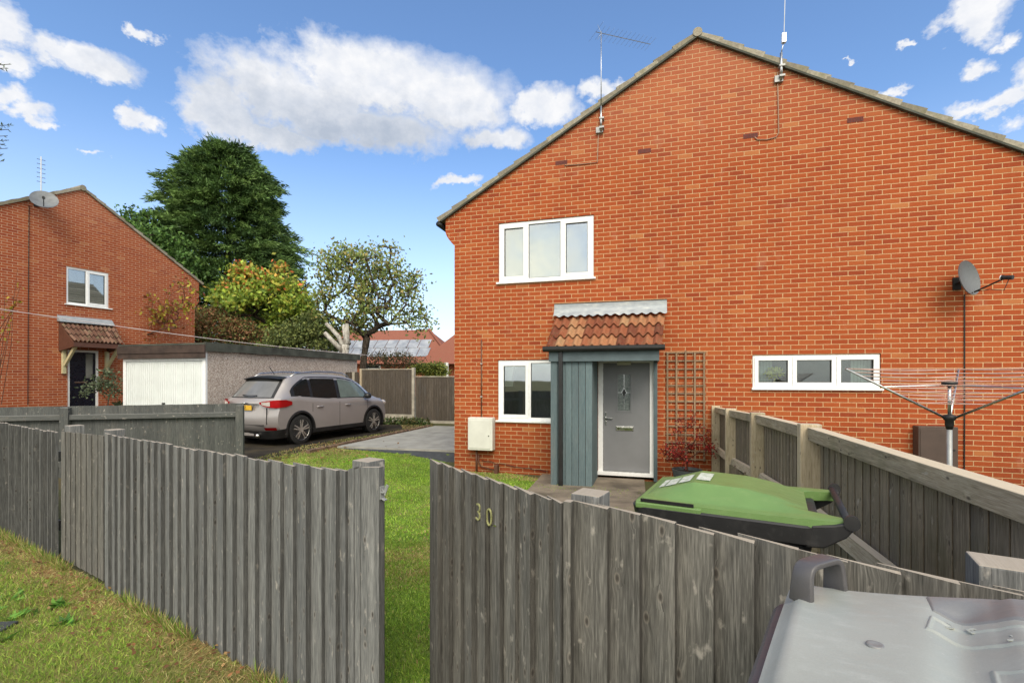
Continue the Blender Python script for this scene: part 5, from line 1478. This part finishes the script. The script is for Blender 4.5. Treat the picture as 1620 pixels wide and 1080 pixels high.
# big conifer
Yc = 31.0; mc = Yc/F; bc = ray(360,640,Yc); bz_ = -.2
t = thing('conifer', 'huge dark green conifer with drooping feathery sprays behind the left house', 'tree', (bc.x,bc.y,bz_))
def cp(px,py): p = ray(px,py,Yc); return (p.x-bc.x, p.z-bz_)
MB().tube([(0,0,-.3),(0,0,6),(.1,0,13)],[.5,.35,.08],10).build('trunk', M['bark'], t, smooth=True)
outline = [(232,13),(245,75),(265,105),(290,150),(330,200),(380,225)]  # height px -> handled below
yl = [234,242,262,290,320,350,380,410,440,470,520,560]
xl = [352,336,304,284,270,262,262,258,248,246,240,240]
xr = [378,398,412,432,440,446,460,466,478,470,466,460]
P=[];D=[];C=[];Ls=[]
ncl = 2700
for k in range(ncl):
    py = 236+ (560-236)*random.random()**.85
    a = np.interp(py,yl,xl); c = np.interp(py,yl,xr); cx0 = (a+c)/2; rr = (c-a)/2*mc
    th = random.uniform(0,2*math.pi); q = random.random()**.42
    if random.random()<.22: q = random.uniform(.95,1.16)
    lump = 1+.10*math.sin(th*3+py*.05)+.07*math.sin(th*7+py*.11)
    x = (cx0-360)*mc+math.cos(th)*(rr-.75)*q*.92*lump; y = math.sin(th)*(rr-.75)*q*.88*lump; z = cp(360,py)[1]
    out = np.array([math.cos(th),math.sin(th)*.9,random.uniform(-.15,.55)]); out /= np.linalg.norm(out)
    L_ = random.uniform(.5,1.15)
    n_ = 84
    tt = rng.random(n_)**.7
    sp = rng.normal(0,1,(n_,3))*np.array([.24,.24,.09])*(1.15-tt[:,None]*.7)
    pos = np.array([x,y,z])+out*tt[:,None]*L_+sp; pos[:,2] -= .30*tt**2*L_
    d = out*1.0+rng.normal(0,.38,(n_,3)); d[:,2] -= .10+.25*tt
    P.append(pos); D.append(d); Ls.append(rng.uniform(.16,.40,n_))
    tone = random.choice([(.080,.145,.042),(.055,.105,.033),(.115,.20,.055),(.16,.255,.07)])
    C.append(pal(n_,[tone],.22))
cards('crown', np.vstack(P), np.vstack(D), np.hstack(Ls), np.hstack(Ls)*.22, np.vstack(C), M['conif'], t)
# lighter trees behind the ridge
Y_ = 27.0; m_ = Y_/F; bt = ray(235,640,Y_)
broadleaf('tree_behind_roof', 'bright green leafy tree showing above the roof slope of the left house', (bt.x,bt.y,-.2), 4.0, [(TP(225,365),(30*m_,1.2,26*m_)),(TP(245,400),(38*m_,1.4,30*m_)),(TP(212,350),(16*m_,.8,18*m_)),(TP(262,395),(30*m_,1.2,32*m_)),(TP(290,430),(28*m_,1.2,30*m_))], 130, 9000, .20, [(.10,.20,.05),(.15,.27,.06),(.07,.14,.04)], r0=.15, spread=.30)
# conifer sprays at the left edge of the photograph
t = thing('larch_branches', 'fine green twig ends of a tree reaching in at the left edge against the sky', 'tree', (-9.35,7.0,0))
b = MB().tube([(-1.6,0,-.3),(-1.7,0,2.5),(-1.6,0,6.6)],[.14,.12,.05],8); P=[];D=[]
for (px,py) in ((14,205),(14,222),(12,215),(9,235),(6,255),(10,108),(15,102),(17,198),(8,228),(3,245)):
    tipp = ray(px,py,7.0)-Vector((-9.35,7.0,0)); st = Vector((-1.6,0,tipp.z-.25)); b.tube([st,(st+tipp)/2+Vector((0,0,.03)),tipp],[.02,.010,.004],5)
    for i in range(60):
        q = .55+.45*random.random(); p = st+(tipp-st)*q; P.append(tuple(p)); D.append((random.gauss(.7,.4),random.gauss(0,.5),random.gauss(.15,.5)))
Q = blob_pts(3600,(-2.0,0,5.2),(1.05,1.2,2.3),.4)
for i in range(26):
    q = Q[i]; b.tube([(-1.65,0,q[2]-.5),tuple(q)],[.03,.006],4)
P += [tuple(q) for q in Q]; D += [tuple(q) for q in rng.normal(size=(3600,3))]
b.build('trunk', M['bark'], t); cards('foliage', P, D, np.r_[np.full(600,.055),np.full(3600,.11)], np.r_[np.full(600,.014),np.full(3600,.04)], pal(len(P),[(.10,.16,.04),(.14,.17,.05)]), M['leaf'], t)
# twig with yellow leaves crossing the left house
t = thing('climbing_rose', 'thin brown stems with yellow leaves at the left edge before the brick wall', 'shrub', (-13.3,12.6,-.1))
b = MB(); P=[]
for (x0,y0,x1,y1) in ((-8,640,8,440),(-8,640,28,425),(2,640,22,470),(-8,560,34,448),(-5,600,14,500),(0,520,30,478)):
    a = ray(x0,y0,12.6)-Vector((-13.3,12.6,-.1)); c = ray(x1,y1,12.6)-Vector((-13.3,12.6,-.1)); mid = (a+c)/2+Vector((.1,0,.2)); b.tube([a,mid,c],[.012,.008,.004],4)
    for i in range(7): q=random.random(); P.append(tuple(mid+(c-mid)*q+Vector((random.gauss(0,.05),0,random.gauss(0,.05)))))
b.build('stems', M['twig'], t); cards('leaves', P, rng.normal(size=(len(P),3)), .11, .07, pal(len(P),[(.5,.42,.06),(.3,.12,.05),(.35,.32,.06)]), M['leaf'], t)

# shrub by the left house door
Y_ = 13.6; m_ = Y_/F; bt = ray(168,650,Y_)
broadleaf('leafy_shrub', 'loose grey green shrub in front of the left house door', (bt.x,bt.y,-.1), .5, [(TP(165,615),(20*m_,.35,22*m_)),(TP(150,622),(14*m_,.3,16*m_)),(TP(180,622),(12*m_,.3,14*m_)),(TP(170,595),(8*m_,.2,10*m_))], 50, 900, .075, [(.13,.17,.10),(.09,.13,.07),(.18,.22,.13)], r0=.02, cat='shrub', spread=.09)
t = thing('planter', 'dark urn shaped planter between the left house door and the garage', 'planter', tuple(ray(191,620,14.3).xy)+(-.1,))
MB().lathe([(.10,0),(.07,.1),(.14,.35),(.2,.62),(.22,.66),(.17,.66),(.15,.6)],16).build('urn', M['pot'], t, smooth=True)
bt = ray(191,620,14.3); P = blob_pts(160,(0,0,.75),(.2,.2,.15)); cards('leaves', P, rng.normal(size=(160,3))+np.array([0,0,.6]), .12,.05, pal(160,[(.05,.09,.04),(.09,.13,.05)]), M['leaf'], t)
# low plants at the rear fence
P0 = ray(628,668,16.9)
t = thing('border_plants', 'low weeds along the foot of the far panel fence', 'plants', (P0.x,P0.y,-.12)); 
n_=1500; xx = rng.uniform(-1.3,1.2,n_); P = np.c_[xx, -.05-.2*rng.random(n_)-.28*xx, rng.random(n_)**2*.22]
cards('leaves', P, rng.normal(size=(n_,3))+np.array([0,0,.9]), .11,.045, pal(n_,[(.10,.16,.05),(.07,.11,.04),(.17,.15,.06)]), M['leaf'], t)
# golden bush in the garden beyond
Y_ = 23.0; m_=Y_/F; bt = ray(680,640,Y_)
broadleaf('golden_bush', 'round yellow green bush showing over the lower fence panel', (bt.x,bt.y,-.1), .5, [(TP(678,590),(26*m_,.6,14*m_)),(TP(690,596),(22*m_,.6,10*m_)),(TP(665,592),(18*m_,.5,8*m_))], 60, 4500, .11, [(.22,.26,.05),(.33,.33,.07),(.15,.20,.05)], r0=.03, cat='shrub', spread=.12)
Y_ = 24.5; m_=Y_/F; bt = ray(615,640,Y_)
broadleaf('garden_shrub', 'straggly half bare shrub beyond the taller fence panel in front of the bungalow', (bt.x,bt.y,-.1), .6, [(TP(600,572),(30*m_,.6,14*m_)),(TP(630,575),(32*m_,.6,14*m_)),(TP(655,577),(20*m_,.5,10*m_))], 90, 1800, .10, [(.16,.15,.07),(.11,.12,.05),(.20,.14,.07)], r0=.03, cat='shrub', spread=.15)
# line of distant greenery so the horizon is never bare
far = []
for k,(px,wd_,h,lab) in enumerate(((-40,14,7,'broad dark tree far behind at the left'),(1700,16,8,'broad dark tree far behind at the right'))):
    Y_ = 70; bt = ray(px,640,Y_)
    tt = thing('distant_tree', lab, 'tree', (bt.x,bt.y,-.2), 0, 'distant trees'); P = blob_pts(2500,(0,0,h*.6),(wd_/2,4,h*.5),.3)
    MB().tube([(0,0,0),(0,0,h*.6)],[.4,.2],8).build('trunk', M['bark'], tt); cards('crown', P, rng.normal(size=(2500,3)), .5,.35, pal(2500,[(.05,.08,.03),(.08,.11,.035)]), M['leaf'], tt)

# potted maple by the trellis
pz = HP.at(1087,742,.45); pw = HP.world(pz[0],-.45,0); gm = G(pw.x,pw.y)
t = thing('potted_maple', 'red leaved maple in a low round grey pot beside the door', 'potted plant', (pw.x,pw.y,gm))
ph = pz[1]-gm
pot = MB().lathe([(.15,0),(.20,ph*.5),(.225,ph-.03),(.235,ph),(.205,ph),(.19,ph-.05)],22).build('pot', M['pot'], t, smooth=True); pot.data.set_sharp_from_angle(angle=.7)
MB().tube([(0,0,ph-.06),(0,0,ph-.045)],.195,18).build('soil', M['drive'], t)
T = [tuple(p) for p in blob_pts(42,(.02,0,ph+.38),(.42,.25,.36),.5)]+[tuple(p) for p in blob_pts(10,(.05,0,ph+.75),(.22,.1,.16),.5)]
nodes, par, rad = skeleton(T, [(0,0,ph-.05),(0,0,ph+.05),(0,0,ph+.12)], .016, .12, .0025)
branch_mesh(nodes, par, rad, 'stem', M['twig'], t, 5)
rt = float(np.quantile(rad,.6)); tip = np.array([tuple(p) for i,p in enumerate(nodes) if rad[i] <= rt]); k = rng.integers(0,len(tip),1500)
P = tip[k]+rng.normal(0,.05,(1500,3)); P = P[(P[:,2] < ph+.42) | (rng.random(len(P)) < .30)]
cards('leaves', P, rng.normal(size=(len(P),3))-np.array([0,0,.4]), .045, .020, pal(len(P),[(.28,.018,.018),(.17,.012,.014),(.42,.04,.03),(.10,.012,.012)]), M['leaf'], t)
# the vase plant behind the small window
vx0,vz0 = HP.at(1228,590); t = thing('window_plant', 'yellow green plant standing inside the small three pane window', 'plant', tuple(HP.world(vx0,.13,0)), HA)
P = blob_pts(420,(0,0,vz0),(.125,.05,.08)); cards('leaves', P, rng.normal(size=(420,3))+np.array([0,0,.4]), .06,.026, pal(420,[(.80,.80,.10),(.65,.68,.10)]), M['leaf'], t)
MB().tube([(0,0,vz0-.16),(0,0,vz0-.03)],.018,6).build('stem', M['cream'], t)

# ------------------------------------------------------------------ grass blades
def in_poly(P, poly):
    x, y = P[:,0], P[:,1]; c = np.zeros(len(P),bool); n_ = len(poly); j = n_-1
    for i in range(n_):
        xi,yi = poly[i]; xj,yj = poly[j]
        with np.errstate(divide='ignore', invalid='ignore'):
            m_ = ((yi>y)!=(yj>y)) & (x < (xj-xi)*(y-yi)/(yj-yi+1e-12)+xi)
        c ^= m_; j = i
    return c
Gv = np.vectorize(G)
def vnoise(P, sc, seed):
    g = np.random.default_rng(seed).random((64,64)); q = P[:,:2]*sc+100
    i = np.floor(q).astype(int); f_ = q-i; f_ = f_*f_*(3-2*f_); a=i[:,0]%64; b_=i[:,1]%64; a2=(a+1)%64; b2=(b_+1)%64
    return g[a,b_]*(1-f_[:,0])*(1-f_[:,1])+g[a2,b_]*f_[:,0]*(1-f_[:,1])+g[a,b2]*(1-f_[:,0])*f_[:,1]+g[a2,b2]*f_[:,0]*f_[:,1]
def grass(name, label, n, box, poly, cols, dry, h, wd_, dryf, clear=None):
    P = np.c_[rng.uniform(box[0],box[1],n), rng.uniform(box[2],box[3],n)]
    P = P[in_poly(P, poly)]
    if clear is not None: P = P[clear(P)]
    n = len(P); z = Gv(P[:,0],P[:,1]); P3 = np.c_[P, z]
    f1 = vnoise(P,1.3,1)*.5+vnoise(P,4.1,2)*.3+vnoise(P,11,3)*.2
    dr_ = dryf(P)+(f1-.5)*1.6
    C = pal(n, cols, .22); m_ = rng.random(n) < np.clip(dr_,0.03,.93); C[m_] = pal(int(m_.sum()), dry, .25)
    tall = vnoise(P,3.0,5)*.6+vnoise(P,9,6)*.4
    C *= (.75+.5*vnoise(P,2.2,9))[:,None]
    hh = h*(.45+1.0*tall)*rng.uniform(.5,1.3,n); lean = rng.normal(0,.75,(n,3)); lean[:,2] = 1
    lean[m_,2] = .45
    return tag(cards(name, P3, lean, hh, wd_*rng.uniform(.6,1.4,n), C, M['grass']), label, 'grass', kind='stuff')
green = [(.22,.36,.05),(.30,.44,.06),(.16,.28,.04),(.38,.47,.09),(.33,.42,.09)]
dryc = [(.50,.40,.17),(.56,.48,.23),(.36,.25,.11),(.42,.26,.13)]
vpoly = [tuple(FP.world(a,b_,0)[:2]) for a,b_ in ((-7.5,-.01),(.4,-.01),(.4,-1.3),(-7.5,-3.2))]
def fd(P):   # distance in front of the street fence
    return -((-(P[:,0]-FO[0])*math.sin(FA)+(P[:,1]-FO[1])*math.cos(FA)))
grass('verge_grass', 'patchy green and straw coloured grass of the street verge', 330000, (-6.8,-.2,1.4,6.2), vpoly, green, dryc, .042, .0033, lambda P: .46-.32*np.clip((fd(P)-.1)/.5,0,1)+.35*np.exp(-((fd(P)-.12)/.12)**2))
lp2 = lawn_poly
lf = lambda P: .16+.5*(np.clip((P[:,1]-8.2)/2.2,0,1)*np.clip((P[:,0]+2.2)/-1.5,0,1))+.0
notslab = lambda P: ~in_poly(P,[(-4.05,11.15),(-2.55,15.9),(.6,15.2),(-.62,10.6),(-1.1,10.45),(-1.1,9.75),(-1.35,9.75),(-2.6,10.35),(-4.1,11.1)])
grass('lawn_grass', 'bright green mown garden grass seen through the gateway', 120000, (-1.6,.8,2.0,4.6), lp2, green[:4]+[(.28,.46,.05)], dryc, .036, .0045, lambda P: .14+.45*np.clip((2.35-P[:,1])/.3,0,1))
grass('lawn_grass', 'bright green mown garden grass between the fences and the brick house', 170000, (-5.5,2.6,4.6,11.2), lp2, [(.25,.42,.05),(.32,.50,.06),(.20,.34,.04),(.38,.50,.08)], dryc, .040, .009, lambda P: lf(P)+.9*(((P[:,0]+3.5*P[:,1])>31.06-2.2)&(P[:,0]>-1.1)), notslab)
dp = [(-4.35,10.2),(-2.6,15.9),(-2.9,17.6),(-4.2,18.0),(-3.4,15.0),(-5.0,11.4),(-5.2,9.5),(-4.7,8.6)]
grass('rough_grass', 'rough brownish grass and weeds between the car and the brick edging', 26000, (-5.5,-2.2,8.4,18.2), dp, [(.22,.26,.07),(.28,.28,.09)], dryc, .05, .016, lambda P: .5+0*P[:,0])
# broad leaved weeds in the verge
P=[];D=[];Ls=[]
for k in range(34):
    u_, v_ = random.uniform(-6,-.4), -random.uniform(.25,1.6); c_ = FP.world(u_,v_,0); z_ = G(c_.x,c_.y)+.004
    for i in range(random.randint(9,22)):
        a = random.uniform(0,6.28); P.append((c_.x+random.gauss(0,.035),c_.y+random.gauss(0,.03),z_)); D.append((math.cos(a),math.sin(a),random.uniform(.15,.7))); Ls.append(random.uniform(.05,.10))
Ls=np.array(Ls); tag(cards('verge_weeds', P, D, Ls, Ls*.32, pal(len(P),[(.12,.28,.04),(.17,.34,.06),(.09,.22,.04)]), M['leaf'], N=np.c_[rng.normal(0,.4,(len(P),2)),np.ones(len(P))]), 'low broad leaved weeds growing in the street verge', 'weeds', kind='stuff')
# long tufts against the boards
n_=5200; u_=rng.uniform(-7,-.05,n_); u_=u_[vnoise(np.c_[u_,u_*0],2.2,31)>.42]; n_=len(u_); P=np.array([tuple(FP.world(a,-.035-abs(random.gauss(0,.02)),0)) for a in u_]); P[:,2]=Gv(P[:,0],P[:,1])
Dn=rng.normal(0,.45,(n_,3)); Dn[:,2]=1; tag(cards('fence_tufts', P, Dn, rng.uniform(.04,.12,n_), .004, pal(n_,green[:3]+dryc[:3]), M['grass']), 'longer grass tufts against the foot of the street fence', 'grass', kind='stuff')
# fallen leaves
n_=420; u_ = rng.uniform(-6.5,-.1,n_); v_ = -np.abs(rng.normal(.10,.12,n_))-.03
P = np.array([tuple(FP.world(a,b_,0)) for a,b_ in zip(u_,v_)]); P[:,2] = Gv(P[:,0],P[:,1])+.018+rng.random(n_)*.02
D = rng.normal(size=(n_,3)); D[:,2] *= .25
tag(cards('fallen_leaves', P, D, .032, .02, pal(n_,[(.28,.13,.06),(.20,.10,.05),(.35,.22,.10)]), M['leaf'], N=np.c_[rng.normal(0,.3,(n_,2)),np.ones(n_)]), 'scattered brown fallen leaves along the foot of the street fence', 'leaves', kind='stuff')
n_=120; P = np.c_[rng.uniform(-5,-2.5,n_), rng.uniform(9,12,n_), np.zeros(n_)]; P[:,2] = Gv(P[:,0],P[:,1])+.04
D = rng.normal(size=(n_,3)); D[:,2] *= .2
tag(cards('fallen_leaves', P, D, .07, .045, pal(n_,[(.32,.16,.06),(.22,.12,.05)]), M['leaf'], N=np.c_[rng.normal(0,.3,(n_,2)),np.ones(n_)]), 'scattered fallen leaves on the lawn edge near the car', 'leaves', kind='stuff')

# ------------------------------------------------------------------ sky, sun, camera
wd = bpy.data.worlds.new('World'); S.world = wd; wd.use_nodes = True
class WT(NT):
    def __init__(s, w):
        s.nt = w.node_tree; s.nt.nodes.clear(); s.out = s.nt.nodes.new('ShaderNodeOutputWorld')
        s.ob = s.n('ShaderNodeTexCoord').outputs['Generated']; s.uv = s.ob
t = WT(wd)
SE, SR = math.radians(44), math.radians(176)
sky = t.n('ShaderNodeTexSky', sky_type='NISHITA'); sky.sun_disc = False; sky.sun_elevation = SE; sky.sun_rotation = SR
sky.altitude = 0; sky.air_density = 1.0; sky.dust_density = .6; sky.ozone_density = 1.6
x, y, z = t.sep(t.ob)
az = t.ma('ARCTAN2', x, y)
# clouds as soft clumps placed by direction (azimuth, slope) and torn up with noise
ysafe = t.ma('MAXIMUM', t.ma('SQRT', t.ma('ADD', t.ma('MULTIPLY',x,x), t.ma('MULTIPLY',y,y))), .05)
el = t.ma('DIVIDE', z, ysafe)
def cl_pos(px, py):
    a = math.atan((px-CX)/F); e = (HY-py)/F*math.cos(a); return a, e
dome = t.comb(t.ma('MULTIPLY', az, 1.0), el, 0)
n1 = t.sep(t.noise(5.5, 6, dome, .6, col=True)); n2 = t.noise(17, 6, dome, .62); n3 = t.noise(42, 5, dome, .6)
azw = t.ma('ADD', az, t.ma('MULTIPLY', t.ma('ADD', t.ma('SUBTRACT', n1[0], .5), t.ma('MULTIPLY', t.ma('SUBTRACT', n2, .5), .45)), .20))
elw = t.ma('ADD', el, t.ma('MULTIPLY', t.ma('ADD', t.ma('SUBTRACT', n1[1], .5), t.ma('MULTIPLY', t.ma('SUBTRACT', n3, .5), .35)), .12))
blobs = [(345,170,75,46,1),(470,150,150,64,1),(600,120,160,66,1),(700,150,120,60,1),(560,195,190,42,1),(790,215,60,28,1),(858,168,50,30,1),(420,205,110,24,1),
 (10,30,60,42,1),(30,95,60,30,.8),(130,90,90,30,1),(170,108,50,18,.9),(30,150,55,22,.9),(85,180,50,20,.9),(98,200,25,12,.8),(215,182,34,20,1),(228,58,28,12,.9),
 (1545,25,75,44,1),(1590,60,50,20,.8),(1525,110,45,20,.7),(1560,150,120,18,.85),(1620,130,60,40,.9),(1437,66,20,10,.8),(948,142,48,22,.85),(1005,128,40,14,.8),(718,290,42,11,.8),(137,241,26,8,.6),(1375,165,80,14,.5),(1350,84,18,4,.6),
 (-250,120,220,60,1),(1950,90,240,60,1),(-500,330,160,40,.8),(2300,300,200,50,.8)]
mask = None; shade = None
for px,py,rx_,ry_,wt in blobs:
    a, e = cl_pos(px,py); a2, e2 = cl_pos(px+rx_,py); ra_ = abs(a2-a); re_ = ry_/F*math.cos(a)
    dx = t.ma('DIVIDE', t.ma('SUBTRACT', azw, a), ra_); dy = t.ma('DIVIDE', t.ma('SUBTRACT', elw, e), re_)
    d = t.ma('SUBTRACT', wt, t.ma('SQRT', t.ma('ADD', t.ma('MULTIPLY',dx,dx), t.ma('MULTIPLY',dy,dy))))
    mask = d if mask is None else t.ma('MAXIMUM', mask, d)
mask = t.ma('ADD', mask, t.ma('ADD', t.ma('MULTIPLY', t.ma('SUBTRACT', n2, .5), .80), t.ma('MULTIPLY', t.ma('SUBTRACT', n3, .5), .45)))
cov = t.mr(mask, -.10, .40)
# unseen cloud added over the sky behind the viewer, as white fill light
back = t.mr(y, .15, -.25)
bn = t.noise(2.3, 6, t.ob, .6)
covb = t.ma('MULTIPLY', t.mr(bn, .30, .46), back)
cov = t.ma('MAXIMUM', cov, covb, clamp=True) if False else t.ma('MINIMUM', t.ma('MAXIMUM', cov, covb), 1.0)
# bright crests, greyer thick middles
a0, e0 = cl_pos(560,205)
core = t.ma('SUBTRACT', 1.0, t.ma('SQRT', t.ma('ADD', t.ma('POWER', t.ma('ABSOLUTE', t.ma('DIVIDE', t.ma('SUBTRACT', azw, a0), .33)), 2.0), t.ma('POWER', t.ma('ABSOLUTE', t.ma('DIVIDE', t.ma('SUBTRACT', elw, e0), .085)), 2.0))))
sh = t.mr(t.ma('ADD', core, t.ma('MULTIPLY', t.ma('SUBTRACT', n2, .5), 1.6)), -.25, .95)
fine = t.mr(t.noise(26, 5, dome, .6), .35, .65)
cb = t.mix(fine, (.80,.83,.89), (.95,.95,.96))
cc = t.mix(sh, cb, (.47,.53,.63))
gain = t.mr(y, .1, -.3, 5.5, 11.5); warm = t.mr(y, .1, -.3, 1.0, .90); cc = t.mix(1, cc, t.comb(gain,t.ma('MULTIPLY',gain,t.ma('POWER',warm,.45)),t.ma('MULTIPLY',gain,t.ma('MULTIPLY',warm,warm))), 'MULTIPLY')  # cloud behind the viewer boosted and warmed to strengthen the fill
hz = t.mr(el, .0, .50, 1, 0); hz = t.ma('POWER', hz, 1.8)
skyc = t.mix(1, sky.outputs[0], (.96,1.12,1.27), 'MULTIPLY')
skyc = t.mix(t.ma('MULTIPLY', hz, .80), skyc, (5.6,6.0,6.5))
cov = t.ma('MULTIPLY', cov, t.mr(el, .0, .12))
fin = t.mix(t.ma('MULTIPLY', cov, .97), skyc, cc)
bg = t.n('ShaderNodeBackground', {'Color':fin,'Strength':.10}); t.nt.links.new(bg.outputs[0], t.out.inputs[0])

sd = bpy.data.lights.new('sun', 'SUN'); sd.energy = 1.35; sd.angle = math.radians(30); sd.color = (1,.90,.76)
so_ = bpy.data.objects.new('sun', sd); COL.objects.link(so_)
dirv = Vector((math.sin(SR)*math.cos(SE), math.cos(SR)*math.cos(SE), math.sin(SE)))   # towards the sun
so_.rotation_euler = dirv.to_track_quat('Z','Y').to_euler(); so_.location = (0,-5,20)

cam = bpy.data.cameras.new('camera'); cam.sensor_fit = 'HORIZONTAL'; cam.sensor_width = 36; cam.lens = 36*F/1620
cam.shift_y = (HY-540)/1620; cam.clip_start = .05; cam.clip_end = 3000
cobj = bpy.data.objects.new('camera', cam); COL.objects.link(cobj); cobj.location = (0,0,CZ); cobj.rotation_euler = (math.pi/2,0,0)
S.camera = cobj
S.view_settings.view_transform = 'Standard'; S.view_settings.look = 'None'; S.view_settings.gamma = 1; S.view_settings.exposure = .92
S.cycles.max_bounces = 8; S.cycles.transparent_max_bounces = 16; S.cycles.use_adaptive_sampling = True
